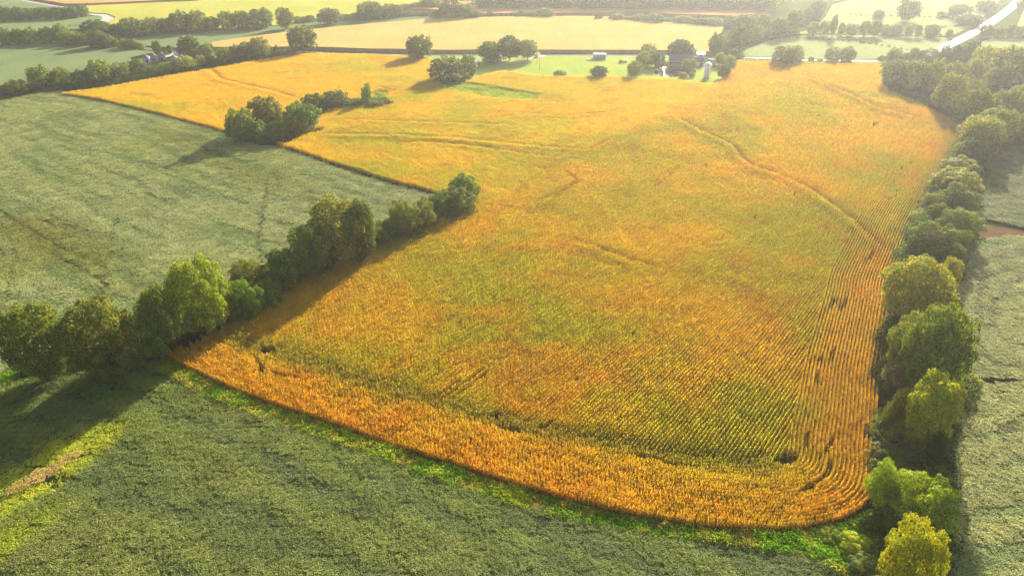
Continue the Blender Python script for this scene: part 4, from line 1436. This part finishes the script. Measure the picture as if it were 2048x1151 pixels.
row('broadleaf_tree', 'in the right hand tree line', [
    ((1923, 236, 2006, 318), 'bushy', 'light', 'feathery light tree where the right tree line leaves the woods'),
    ((1913, 277, 1976, 332), 'bushy', 'mid', 'rounded tree with pointed crown below the woods'),
    ((1956, 300, 1982, 336), 'bushy', 'mid', 'slim tree behind the pointed crown at the shaded field'),
    ((1883, 312, 1962, 360), 'bushy', 'light'), ((1861, 334, 1962, 394), 'bushy', 'light'), ((1872, 364, 1954, 432), 'bushy', 'mid'), ((1840, 386, 1900, 436), 'bushy', 'olive'),
    ((1826, 416, 1886, 452), 'bushy', 'lime', 'low yellow-green tree beside the corn, level with the red gully'),
    ((1876, 416, 1964, 486), 'bushy', 'mid', 'wide dark tree beside the red gully'),
    ((1816, 442, 1916, 524), 'bushy', 'olive', 'broad olive tree below the low yellow-green tree'),
    ((1898, 460, 1945, 520), 'bushy', 'mid', 'tree on the soybean side below the red gully'),
    ((1868, 515, 1922, 600), 'round', 'light', 'light tree behind the great spreading tree'),
    ((1768, 512, 1902, 640), 'broad', 'light', 'great spreading tree jutting out over the corn rows'),
    ((1772, 628, 1862, 765), 'bushy', 'mid', 'left half of the pair of tall dense trees, corn side'),
    ((1808, 614, 1945, 792), 'broad', 'mid', 'tallest dense tree of the right line, on the soybean side'),
    ((1770, 708, 1894, 808), 'bushy', 'grey', 'grey-olive rounded tree above the lime green tree'),
    ((1768, 775, 1835, 885), 'bushy', 'olive', 'shaded olive tree left behind the lime green tree'),
    ((1806, 747, 1918, 890), 'round', 'lime', 'lime green round tree glowing in the right tree line'),
    ((1772, 835, 1864, 920), 'bushy', 'olive', 'round olive tree just below the lime green tree'),
    ((1850, 850, 1895, 950), 'bushy', 'dark', 'dark narrow tree under the right side of the lime green tree'),
    ((1744, 884, 1862, 960), 'bushy', 'olive', 'low olive tree above the feathery bright tree'),
    ((1735, 922, 1812, 1012), 'feathery', 'bright', 'feathery bright green tree, left one, beside the corn corner'),
    ((1776, 938, 1912, 1062), 'feathery', 'bright', 'wide feathery bright green tree, right one, by the shaded soybeans'),
    ((1764, 1000, 1884, 1085), 'feathery', 'mid', 'dim green tree between the feathery pair and the golden willow'),
    ((1930, 262, 1990, 318), 'bushy', 'mid', 'tree filling the gap beside the feathery light tree at the woods'),
    ((1900, 340, 1950, 380), 'bushy', 'olive', 'small olive crown between the upper crowns of the right line'),
    ((1848, 405, 1900, 452), 'bushy', 'mid', 'dense crown between the corn edge and the red gully tree'),
    ((1872, 486, 1930, 545), 'bushy', 'mid', 'dense crown below the red gully, behind the spreading tree'),
    ((1800, 575, 1880, 650), 'bushy', 'mid', 'shaded tree under the front of the great spreading tree'),
    ((1855, 590, 1925, 660), 'bushy', 'olive', 'olive tree between the spreading tree and the tallest dense tree'),
    ((1766, 855, 1822, 905), 'bushy', 'mid', 'low tree at the corn edge left of the lime green tree foot'),
    ((1842, 930, 1900, 1000), 'bushy', 'mid', 'dark tree behind the wide feathery bright tree'),
    ((1756, 1040, 1892, 1215), 'feathery', 'yellow', 'golden yellow-green willow at the bottom right corner'),
], 'trees in the right hand tree line')
row('bush', '', [
    ((1640, 1050, 1690, 1090), 'bushy', 'bright', 'bright bush at the corn corner, leftmost of the corner bushes'),
    ((1680, 1060, 1740, 1110), 'bushy', 'lime', 'pale yellow-green bush in the middle of the corner scrub'),
    ((1700, 1105, 1762, 1160), 'bushy', 'pale', 'pale flowering bush left of the golden willow'),
    ((1720, 1030, 1765, 1070), 'bushy', 'green', 'deep green bush below the corn corner'),
    ((1890, 452, 1935, 482), 'bushy', 'light', 'low bush at the left end of the red gully'),
    ((1925, 745, 1965, 775), 'bushy', 'lime', 'yellowish bush at the left end of the grass ditch'),
], 'bushes by the right hand tree line')
row('broadleaf_tree', 'in the hedgerow above the left corn edge', [
    ((-45, 165, 10, 200), 'bushy', 'mid'), ((0, 160, 58, 192), 'bushy', 'mid'), ((54, 132, 107, 180), 'bushy', 'mid'), ((100, 135, 148, 174), 'bushy', 'mid'), ((143, 139, 180, 170), 'bushy', 'dark'), ((170, 120, 223, 166), 'bushy', 'mid'),
    ((218, 125, 262, 159), 'bushy', 'mid'), ((254, 119, 295, 152), 'bushy', 'dark'), ((288, 132, 323, 148), 'bushy', 'dark'), ((319, 124, 350, 143), 'bushy', 'mid'),
    ((348, 112, 391, 140), 'bushy', 'light'), ((391, 110, 412, 134), 'bushy', 'light'), ((410, 110, 430, 132), 'bushy', 'dark'), ((433, 95, 461, 127), 'bushy', 'mid'),
    ((457, 90, 484, 122), 'bushy', 'dark'), ((477, 84, 507, 120), 'bushy', 'dark'), ((498, 74, 538, 115), 'bushy', 'light'), ((546, 89, 558, 105), 'conifer', 'dark', 'small pointed conifer left of the big round lone tree')],
    'trees in the hedgerow above the left corn edge')
row('broadleaf_tree', '', [
    ((356, 71, 396, 106), 'round', 'dark', 'big round tree behind the small white farmhouse'),
    ((394, 87, 424, 112), 'round', 'olive', 'reddish olive tree right of the small white farmhouse'),
    ((376, 98, 399, 116), 'bushy', 'dark', 'dark tree hugging the right end of the white farmhouse'),
    ((303, 81, 321, 104), 'round', 'dark', 'leaning tree behind the grain bins, leftmost of three'),
    ((320, 93, 333, 105), 'bushy', 'dark', 'low bush in the middle behind the grain bins'),
    ((332, 90, 344, 106), 'bushy', 'dark', 'small dark tree left of the white farmhouse roof'),
], 'trees round the grain bin farm')
row('broadleaf_tree', 'in the woods behind the left soybean field', [
    ((-8, 55, 25, 92), 'bushy', 'mid'), ((20, 57, 50, 90), 'bushy', 'dark'), ((45, 55, 82, 89), 'bushy', 'mid'), ((77, 54, 111, 88), 'bushy', 'mid'), ((104, 48, 140, 86), 'bushy', 'mid'),
    ((117, 62, 152, 91), 'bushy', 'mid'), ((145, 65, 180, 93), 'bushy', 'dark'), ((172, 60, 214, 97), 'bushy', 'dark'), ((198, 68, 228, 97), 'bushy', 'dark'), ((161, 40, 226, 74), 'round', 'dark'),
    ((224, 77, 240, 96), 'bushy', 'light'), ((237, 77, 256, 98), 'bushy', 'mid'), ((248, 78, 277, 100), 'bushy', 'dark'), ((273, 85, 290, 99), 'bushy', 'light')], 'trees in the woods behind the left soybean field')
row('broadleaf_tree', 'in the long wood strip under the yellow field', [
    ((221, 48, 246, 78), 'bushy', 'dark'), ((236, 36, 290, 76), 'bushy', 'dark'), ((284, 34, 324, 69), 'bushy', 'mid'), ((313, 36, 349, 68), 'bushy', 'dark'), ((337, 23, 383, 66), 'bushy', 'dark'),
    ((374, 21, 414, 64), 'bushy', 'mid'), ((406, 33, 438, 62), 'bushy', 'dark'), ((436, 22, 470, 60), 'bushy', 'mid'), ((462, 22, 502, 60), 'bushy', 'dark'), ((498, 17, 546, 57), 'bushy', 'dark'),
    ((553, 15, 586, 54), 'round', 'mid'), ((588, 32, 601, 46), 'bushy', 'mid'), ((600, 33, 614, 46), 'bushy', 'mid'), ((612, 30, 627, 44), 'bushy', 'dark'), ((636, 17, 680, 46), 'round', 'dark'),
    ((678, 28, 701, 42), 'bushy', 'mid'), ((701, 25, 720, 41), 'bushy', 'mid'), ((717, 3, 765, 40), 'bushy', 'dark'), ((757, 9, 806, 35), 'bushy', 'dark'), ((806, 21, 830, 34), 'bushy', 'mid'),
    ((828, 22, 846, 33), 'bushy', 'mid'), ((844, 23, 860, 34), 'bushy', 'dark')], 'trees in the wood strip under the yellow field')
row('broadleaf_tree', 'in the grove left of the far corn', [
    ((859, 20, 888, 41), 'bushy', 'dark'), ((877, 0, 924, 40), 'bushy', 'dark'), ((914, 9, 945, 40), 'bushy', 'dark'), ((938, 22, 962, 40), 'bushy', 'dark')], 'trees of the grove left of the far corn')
row('broadleaf_tree', 'in the topmost hazy line above the wood strip', [
    ((800, 8, 824, 20), 'bushy', 'mid'), ((820, 5, 846, 18), 'bushy', 'mid'), ((840, -3, 880, 16), 'bushy', 'dark')], 'trees in the topmost hazy line')
row('broadleaf_tree', 'in the upper left wood beside the pale road', [
    ((-6, 12, 25, 44), 'bushy', 'dark'), ((22, 13, 50, 43), 'bushy', 'dark'), ((46, 17, 75, 41), 'bushy', 'dark'), ((71, 15, 103, 40), 'bushy', 'dark'), ((97, 14, 130, 39), 'bushy', 'dark'),
    ((126, 11, 157, 38), 'bushy', 'dark'), ((155, 9, 178, 35), 'bushy', 'mid')], 'trees in the upper left wood')
print('trees', N_TREES)

# the far wood along the top edge reads as one mass: one object
wm = []
wr = np.random.default_rng(5)
base_c, base_n = [], []
for k in range(60):
    px = 950 + 600 * (k + .5) / 60
    for dy in (0, 14):
        cx_, cy_ = at(px + wr.uniform(-5, 5), 18.5 + 4 * (px - 950) / 600 - dy * .7 + wr.uniform(-1.5, 1.5))
        w, h = wr.uniform(5.5, 8.5), wr.uniform(11, 15)
        d = wr.normal(size=(700, 3))
        d /= np.linalg.norm(d, axis=1)[:, None]
        p = d * np.array([w, w, h / 2]) * (1 - np.abs(wr.normal(0, .12, 700)))[:, None] * (0.8 + .35 * fbm(d[:, 0] * 3 + k, d[:, 1] * 3 + d[:, 2] * 2, 1, 7, 2))[:, None]
        base_c.append(p + np.array([cx_, cy_, h / 2]))
        base_n.append(d + wr.normal(0, .5, (700, 3)))
wc, wnn = np.concatenate(base_c), np.concatenate(base_n)
wq = leaf_quads(wc, wnn, wr.uniform(.8, 1.5, len(wc)), .7, r=wr)
wood = link(bpy.data.objects.new('far_woods', quads_mesh('far_woods', wq, M['crown'])))
wood.color = (0.09, 0.15, 0.03, 1)
tag(wood, 'long hazy wood along the top edge beyond the far corn', 'woods', None, 'stuff')

# ------------------------------------------------------------------ dead bush
bx, by = at(644, 520)
dz = tz(bx, by)
dead = empty('dead_tree', (bx, by, dz))
tag(dead, 'leafless dead grey-brown bush beside the largest light green tree', 'dead tree', 'trees in the near left tree line')
mb = MB()
r_ = random.Random(3)


def branch(p, d, ln, rad, lev):
    q = p + d * ln
    mb.tube([p, p + d * ln * .5 + Vector((r_.uniform(-.1, .1), r_.uniform(-.1, .1), .05)), q], [rad, rad * .8, rad * .55], 4)
    if lev == 0:
        return
    for _ in range(4 if lev > 1 else 5):
        nd = (d + Vector((r_.uniform(-.75, .75), r_.uniform(-.75, .75), r_.uniform(-.2, .5)))).normalized()
        branch(q if r_.random() < .6 else p + d * ln * .7, nd, ln * r_.uniform(.55, .8), rad * .55, lev - 1)


for k in range(6):
    a = k * 1.05
    branch(Vector((0, 0, 0)), Vector((math.cos(a) * .45, math.sin(a) * .45, 1)).normalized(), 3.6, .10, 3)
mb.build('branches', M['dead_twig'], dead)

# ------------------------------------------------------------------ buildings and vehicles
S_OBJ = 1.0


def place(name, px, py, label, cat, rz=0.0, group=None):
    x, y = at(px, py)
    # facing the camera: local -Y towards it
    a = -math.atan2(x, y)
    o = empty(name, (x, y, tz(x, y) + 0.05), a + rz)
    return tag(o, label, cat, group)


def part(mb_, name, mat, parent, smooth_=False):
    return mb_.build(name, mat, parent, smooth_)


def box_part(name, mat, parent, *b):
    m_ = MB()
    m_.box(*b)
    return m_.build(name, mat, parent)


# brick farmhouse with grey roof, porch and lower garage wing
h = place('farmhouse', 1360, 133.5, 'brick farmhouse with wide grey roof and white porch posts behind the pond', 'house')
wall = box_part('wall', M['brick'], h, -6.0, 1.8, 0, 6.0, 9.5, 2.7)
for s in (-6.0, 6.0):
    g_ = MB()
    g_.prism([(1.8, 2.7), (9.5, 2.7), (5.6, 5.0)], 'x', s - .02 if s > 0 else s - .0, s + (.0 if s > 0 else .02))
    g_.build('gable', M['brick'], h)
m_ = MB()
m_.prism([(-0.5, 2.45), (5.6, 5.35), (10.1, 2.55), (10.1, 2.72), (5.6, 5.55), (-0.5, 2.65)], 'x', -6.5, 6.4)
roof = m_.build('roof', M['grey_roof'], h)
ch = MB()
ch.box(-3.4, 6.6, 4.3, -2.6, 7.4, 6.3)
ch.box(-3.5, 6.5, 6.3, -2.5, 7.5, 6.45)
ch.build('chimney', M['brick'], roof)
box_part('porch_floor', M['concrete'], h, -6.0, -0.3, 0, 6.0, 1.8, 0.3)
box_part('gutter', M['white'], h, -6.5, -0.62, 2.5, 6.4, -0.5, 2.68)
for k in range(9):
    x = -5.8 + k * 1.45
    box_part('porch_post', M['white'], h, x - .09, -.2, .3, x + .09, -.02, 2.5)
for k in range(8):
    x = -5.8 + k * 1.45
    rl = MB()
    rl.box(x + .09, -.14, 1.1, x + 1.36, -.07, 1.2)
    for j in range(4):
        rl.box(x + .25 + j * .3, -.13, .3, x + .3 + j * .3, -.08, 1.1)
    rl.build('porch_railing', M['white'], h)
for x in (-4.3, -1.6, 3.4):
    w_ = box_part('window', M['white'], h, x - .65, 1.74, .95, x + .65, 1.797, 2.2)
    box_part('pane', M['glass'], w_, x - .55, 1.72, 1.05, x + .55, 1.738, 2.1)
d_ = box_part('door', M['white'], h, .5, 1.74, .3, 1.5, 1.797, 2.35)
box_part('handle', M['steel'], d_, 1.32, 1.70, 1.25, 1.4, 1.738, 1.35)
# lower wing to the right
box_part('garage_wall', M['brick'], h, 6.02, 2.4, 0, 12.2, 8.8, 2.4)
m_ = MB()
m_.prism([(1.7, 2.2), (5.6, 4.2), (9.4, 2.2), (9.4, 2.36), (5.6, 4.4), (1.7, 2.4)], 'x', 6.42, 12.6)
m_.build('garage_roof', M['grey_roof'], h)
for s in (12.2,):
    g_ = MB()
    g_.prism([(2.4, 2.4), (8.8, 2.4), (5.6, 3.95)], 'x', s - .02, s)
    g_.build('gable', M['brick'], h)
gd = box_part('garage_door', M['white'], h, 7.3, 2.34, 0.05, 10.2, 2.397, 2.1)
box_part('garage_fascia', M['white'], h, 6.42, 1.62, 2.2, 12.6, 1.7, 2.38)

sh = place('shed', 1401, 117.5, 'white roofed shed right behind the farmhouse garage', 'shed')
box_part('wall', M['white'], sh, -2.2, 0, 0, 2.2, 4.0, 2.2)
m_ = MB()
m_.prism([(-.3, 2.2), (-.3, 2.32), (4.3, 3.2), (4.3, 3.05)], 'x', -2.5, 2.5)
m_.build('roof', M['white'], sh)
box_part('door', M['wood'], sh, -.6, -.05, 0, .6, -.003, 2.0)

# white tower silo
t = place('silo', 1412, 157, 'white round silo with wide domed cap on the lawn right of the pond', 'silo')
m_ = MB()
m_.lathe([(1.5, 0), (1.42, 1), (1.4, 5.3)], 28)
m_.build('barrel', M['white'], t, True)
m_ = MB()
m_.lathe([(1.45, 5.3), (2.3, 5.9), (2.35, 6.3), (2.1, 6.9), (1.5, 7.5), (.7, 7.9), (.15, 8.0)], 28)
m_.build('dome', M['white'], t, True)
for z in (.8, 1.7, 2.6, 3.5, 4.4):
    m_ = MB()
    m_.lathe([(1.47, z), (1.50, z + .03), (1.50, z + .12), (1.47, z + .15)], 28)
    m_.build('hoop', M['steel'], t)
m_ = MB()
for s in (-.2, .2):
    m_.box(s - .03, -1.72, .2, s + .03, -1.66, 6.0)
for k in range(18):
    m_.box(-.2, -1.71, .4 + k * .31, .2, -1.67, .44 + k * .31)
m_.build('ladder', M['steel'], t)
m_ = MB()
m_.tube([(1.75, -.2, 0.1), (1.75, -.2, 5.6), (1.2, -.1, 6.6)], [.16, .16, .16], 8)
m_.build('filler_pipe', M['dull_roof'], t)
m_ = MB()
m_.box(-.35, -2.15, 6.4, .35, -1.9, 7.1)
m_.build('hatch', M['dark'], t)

# camper trailer
c = place('camper_trailer', 1424, 128.5, 'white camper trailer parked behind the white silo', 'camper trailer', -.35)
m_ = MB()
m_.prism([(-2.6, .55), (2.6, .55), (2.7, 1.4), (2.4, 2.5), (1.6, 2.75), (-2.3, 2.75), (-2.7, 2.3)], 'y', -1.1, 1.1)
m_.build('body', M['white'], c)
for x in (-1.6, 1.2):
    box_part('window', M['glass'], c, x - .45, -1.14, 1.5, x + .45, -1.103, 2.1)
box_part('door', M['steel'], c, -.45, -1.14, .65, .25, -1.103, 2.4)
box_part('rear_window', M['glass'], c, -2.76, -.6, 1.5, -2.66, .6, 2.1)


def wheel(parent, x, y, r0=.34, w=.22):
    m1 = MB()
    m1.tube([(x, y - w / 2, r0), (x, y + w / 2, r0)], [r0, r0], 14)
    wh = m1.build('wheel', M['dark'], parent)
    m2 = MB()
    m2.tube([(x, y - w / 2 - .01, r0), (x, y + w / 2 + .01, r0)], [r0 * .55, r0 * .55], 12)
    m2.build('rim', M['steel'], wh)


for x in (-.5, .4):
    for y in (-1.0, 1.0):
        wheel(c, x, y)
m_ = MB()
m_.tube([(2.6, -.5, .6), (3.9, 0, .55)], [.06, .06], 6)
m_.tube([(2.6, .5, .6), (3.9, 0, .55)], [.06, .06], 6)
m_.build('hitch', M['steel'], c)

# orange garden tractor
g = place('garden_tractor', 1426, 134.5, 'small orange tractor standing beside the white silo', 'tractor', .5)
m_ = MB()
m_.box(.1, -.35, .55, 1.3, .35, 1.05)
m_.box(-.9, -.4, .5, .1, .4, .7)
m_.build('body', M['orange'], g)
m_ = MB()
m_.box(-.75, -.25, .7, -.2, .25, .85)
m_.box(-.8, -.25, .85, -.68, .25, 1.25)
m_.build('seat', M['dark'], g)
for x, r0 in ((-.6, .48), (.95, .3)):
    for y in (-.52, .52):
        wheel(g, x, y, r0)
m_ = MB()
for y in (-.38, .38):
    m_.tube([(-.85, y, .7), (-.85, y, 1.9)], [.03, .03], 5)
m_.tube([(-.85, -.38, 1.9), (-.85, .38, 1.9)], [.03, .03], 5)
m_.build('roll_bar', M['dark'], g)


# cars
def car(px, py, label, rz, mat, cat='car', van=False, group=None):
    o = place('parked_car', px, py, label, cat, rz, group)
    m1 = MB()
    if van:
        m1.prism([(-2.5, .35), (2.5, .35), (2.55, .9), (1.7, 1.15), (1.2, 1.9), (-2.4, 1.95), (-2.55, .9)], 'y', -.95, .95)
    else:
        m1.prism([(-2.2, .35), (2.2, .35), (2.25, .75), (1.3, .9), (.6, 1.42), (-1.1, 1.42), (-1.8, .95), (-2.25, .85)], 'y', -.88, .88)
    b = m1.build('body', mat, o)
    yy = .95 if van else .88
    for s in (-1, 1):
        m2 = MB()
        y0 = s * (yy + .006)
        pr = [(-2.2, 1.3), (1.25, 1.3), (1.0, 1.8), (-2.1, 1.8)] if van else [(-1.6, .98), (1.05, .98), (.55, 1.36), (-1.05, 1.36)]
        m2.prism(pr, 'y', min(y0, y0 - s * .02), max(y0, y0 - s * .02))
        m2.build('side_window', M['glass'], o)
    for x in (-1.4, 1.4):
        for y in (-yy + .08, yy - .08):
            wheel(o, x, y, .33)
    for y in (-.6, .6):
        box_part('headlight', M['steel'], o, 2.24 if not van else 2.53, y - .15, .6, 2.29 if not van else 2.58, y + .15, .78)
    return o


car(1075, 113.5, 'white car parked at the road end of the driveway', 1.3, M['white'], 'car', True)
car(972.5, 124, 'white van parked under the tree left of the white house', .2, M['white'], 'van', True)
tr = place('flat_trailer', 1251, 124.3, 'low white trailer standing on the lawn left of the trees', 'trailer', .05)
m_ = MB()
m_.prism([(-1.3, .4), (1.3, .4), (1.2, 1.0), (.7, 1.25), (-.8, 1.25), (-1.25, .95)], 'y', -.8, .8)
m_.build('body', M['white'], tr)
for y in (-.7, .7):
    wheel(tr, 0, y, .3)

# red shed with white door
s_ = place('red_shed', 953.5, 135, 'small red shed with white door and white roof beside dark trees', 'shed', .12)
box_part('wall', M['barn_red'], s_, -1.9, 0, 0, 1.9, 3.6, 2.7)
m_ = MB()
m_.prism([(-.35, 2.7), (-.35, 2.84), (4.0, 3.3), (4.0, 3.15)], 'x', -2.2, 2.2)
m_.build('roof', M['white'], s_)
dr = box_part('door', M['white'], s_, -.95, -.06, 0.02, .25, -.003, 2.4)
box_part('handle', M['steel'], dr, .08, -.1, 1.1, .15, -.063, 1.25)
box_part('skid', M['wood'], s_, -1.9, -.25, -.05, 1.9, -.064, .12)

# white house beside the tree
w = place('white_house', 995, 122.5, 'small white gabled house half hidden behind the green tree', 'house', .35)
box_part('wall', M['white'], w, -2.6, 0, 0, 2.6, 5, 2.2)
m_ = MB()
m_.prism([(-3.0, 2.05), (0, 3.6), (3.0, 2.05), (3.0, 2.22), (0, 3.8), (-3.0, 2.22)], 'y', -.5, 5.4)
m_.build('roof', M['white'], w)
m_ = MB()
m_.prism([(-2.6, 2.2), (2.6, 2.2), (0, 3.45)], 'y', 0.0, .02)
m_.build('gable', M['white'], w)
for x in (-1.4, 1.5):
    w_ = box_part('window', M['steel'], w, x - .45, -.05, .9, x + .45, -.003, 1.8)
    box_part('pane', M['glass'], w_, x - .38, -.07, .97, x + .38, -.052, 1.73)
box_part('door', M['wood'], w, -.35, -.05, .05, .5, -.003, 1.9)
box_part('porch_roof', M['grey_roof'], w, -2.2, -1.6, 1.95, .9, -.55, 2.04)
for x in (-2.0, .7):
    box_part('porch_post', M['white'], w, x - .06, -1.5, 0, x + .06, -1.4, 1.94)

# ribbed metal building on the lawn
b = place('ribbed_building', 1199, 118.5, 'silver white building with tall vertical ribs alone on the lawn', 'building')
box_part('wall', M['ribbed'], b, -3.6, 0, 0, 3.6, 4.5, 2.4)
m_ = MB()
m_.prism([(-.0, 2.4), (-.0, 2.46), (4.8, 2.7), (4.8, 2.6)], 'x', -3.8, 3.8)
m_.build('roof', M['ribbed'], b)
for k in range(9):
    x = -3.55 + k * .8875
    box_part('rib', M['white'], b, x - .1, -.12, 0, x + .1, -.003, 3.4)
dk = place('flat_platform', 1181, 121, 'low white platform in front of the ribbed building, left side', 'platform')
box_part('deck', M['concrete'], dk, -2.4, 0, .35, 2.4, 3, .45)
for x in (-2.2, 2.2):
    for y in (.2, 2.8):
        box_part('leg', M['wood'], dk, x - .06, y - .06, 0, x + .06, y + .06, .35)
dk = place('flat_platform', 1207, 119.8, 'low white platform at the right foot of the ribbed building', 'platform')
box_part('deck', M['concrete'], dk, -1.7, 0, .35, 1.7, 1.0, .45)
for x in (-1.5, 1.5):
    box_part('leg', M['wood'], dk, x - .06, .4, 0, x + .06, .52, .35)

# grain bins


def grain_bin(px, py, r0, h0, label):
    o = place('grain_bin', px, py, label, 'grain bin', 0, 'grain bins of the left farm')
    m1 = MB()
    prof = []
    for k in range(12):
        z = h0 * k / 12
        prof += [(r0, z), (r0 + .05, z + h0 / 24)]
    prof.append((r0, h0))
    m1.lathe(prof, 24)
    m1.build('barrel', M['steel'], o)
    m1 = MB()
    m1.lathe([(r0 + .25, h0 - .05), (r0 + .2, h0 + .08), (.35, h0 + r0 * .62), (.3, h0 + r0 * .62 + .2), (.05, h0 + r0 * .62 + .25)], 24)
    m1.build('roof', M['dull_roof'], o)
    box_part('door', M['dark'], o, -.4, -r0 - .1, .1, .4, -r0 + .05, 1.6)
    m1 = MB()
    for s in (.7, 1.0):
        m1.box(s, -r0 * .93, .1, s + .04, -r0 * .93 + .04, h0)
    for k in range(8):
        m1.box(.7, -r0 * .93, .3 + k * h0 / 9, 1.04, -r0 * .93 + .04, .34 + k * h0 / 9)
    m1.build('ladder', M['steel'], o)
    return o


grain_bin(294.5, 125.5, 1.9, 3.0, 'corrugated grain bin at the left end of the row of three')
grain_bin(309.5, 122.5, 1.9, 3.0, 'corrugated grain bin in the middle of the row of three')
grain_bin(324.5, 120, 2.0, 3.1, 'corrugated grain bin at the right end of the row of three')
grain_bin(349.5, 125, 1.9, 2.8, 'corrugated grain bin standing apart, half hidden by a light tree')
for px, py, nm in ((304, 124.5, 'first'), (333, 119.5, 'second')):
    o = place('concrete_pad', px, py, 'pale concrete pad lying %s bin of the row' % ('right of the left' if nm == 'first' else 'right of the rightmost'), 'pad')
    box_part('slab', M['concrete'], o, -.9, -.6, 0, .9, .6, .3)

f = place('white_farmhouse', 368, 112, 'small white farmhouse with grey roof right of the grain bins', 'house', .45)
box_part('wall', M['white'], f, -3.4, 0, 0, 3.4, 5, 2.3)
m_ = MB()
m_.prism([(-.4, 2.15), (2.5, 3.9), (5.4, 2.15), (5.4, 2.32), (2.5, 4.1), (-.4, 2.32)], 'x', -3.8, 3.8)
m_.build('roof', M['grey_roof'], f)
for s in (-3.4, 3.38):
    m_ = MB()
    m_.prism([(0, 2.3), (5, 2.3), (2.5, 3.75)], 'x', s, s + .02)
    m_.build('gable', M['white'], f)
for x in (-2.2, 2.0):
    w_ = box_part('window', M['steel'], f, x - .5, -.05, .9, x + .5, -.003, 1.9)
    box_part('pane', M['glass'], w_, x - .42, -.07, .98, x + .42, -.052, 1.82)
box_part('door', M['brick'], f, -.4, -.05, .05, .5, -.003, 2.0)

fs = place('far_shed', 1890, 36, 'tiny white shed in the pale pasture left of the bright road', 'shed')
box_part('wall', M['white'], fs, -3, 0, 0, 3, 4, 2.2)
m_ = MB()
m_.prism([(-.3, 2.1), (2, 3.3), (4.3, 2.1), (4.3, 2.25), (2, 3.45), (-.3, 2.25)], 'x', -3.3, 3.3)
m_.build('roof', M['steel'], fs)


def pole(px, py, hgt, label, arm=True):
    o = place('utility_pole', px, py, label, 'utility pole', 0.4)
    m1 = MB()
    m1.tube([(0, 0, 0), (0, 0, hgt)], [.14, .09], 8)
    m1.build('post', M['wood'], o)
    if arm:
        box_part('crossarm', M['wood'], o, -.9, -.05, hgt - .7, .9, .05, hgt - .58)
        for x in (-.8, 0, .8):
            m2 = MB()
            m2.lathe([(.05, hgt - .58), (.07, hgt - .5), (.03, hgt - .4)], 8, x, 0)
            m2.build('insulator', M['steel'], o)


pole(1079, 141, 7.0, 'thin wooden pole on the lawn below the white car')
pole(1074, 128, 6.0, 'thinner pole between the driveway and the taller pole', False)
pole(350, 112, 6.0, 'thin pole left of the small white farmhouse')
pole(1450, 116, 7.5, 'white topped pole at the right corner of the farmyard', False)

# ------------------------------------------------------------------ haze
hz = MB()
hz.box(-3100, -450, -2.5, 3100, 4300, 84)
hm = bpy.data.materials.new('haze_air')
hm.use_nodes = True
hn, hl = hm.node_tree.nodes, hm.node_tree.links
hn.clear()
pv = hn.new('ShaderNodeVolumePrincipled')
pv.inputs['Color'].default_value = (*HAZE_COL, 1)
pv.inputs['Density'].default_value = HAZE_DENSITY
pv.inputs['Anisotropy'].default_value = HAZE_G
ho = hn.new('ShaderNodeOutputMaterial')
hl.new(pv.outputs[0], ho.inputs['Volume'])
tag(hz.build('haze', hm), 'morning haze lying over the whole landscape', 'haze', None, 'stuff')
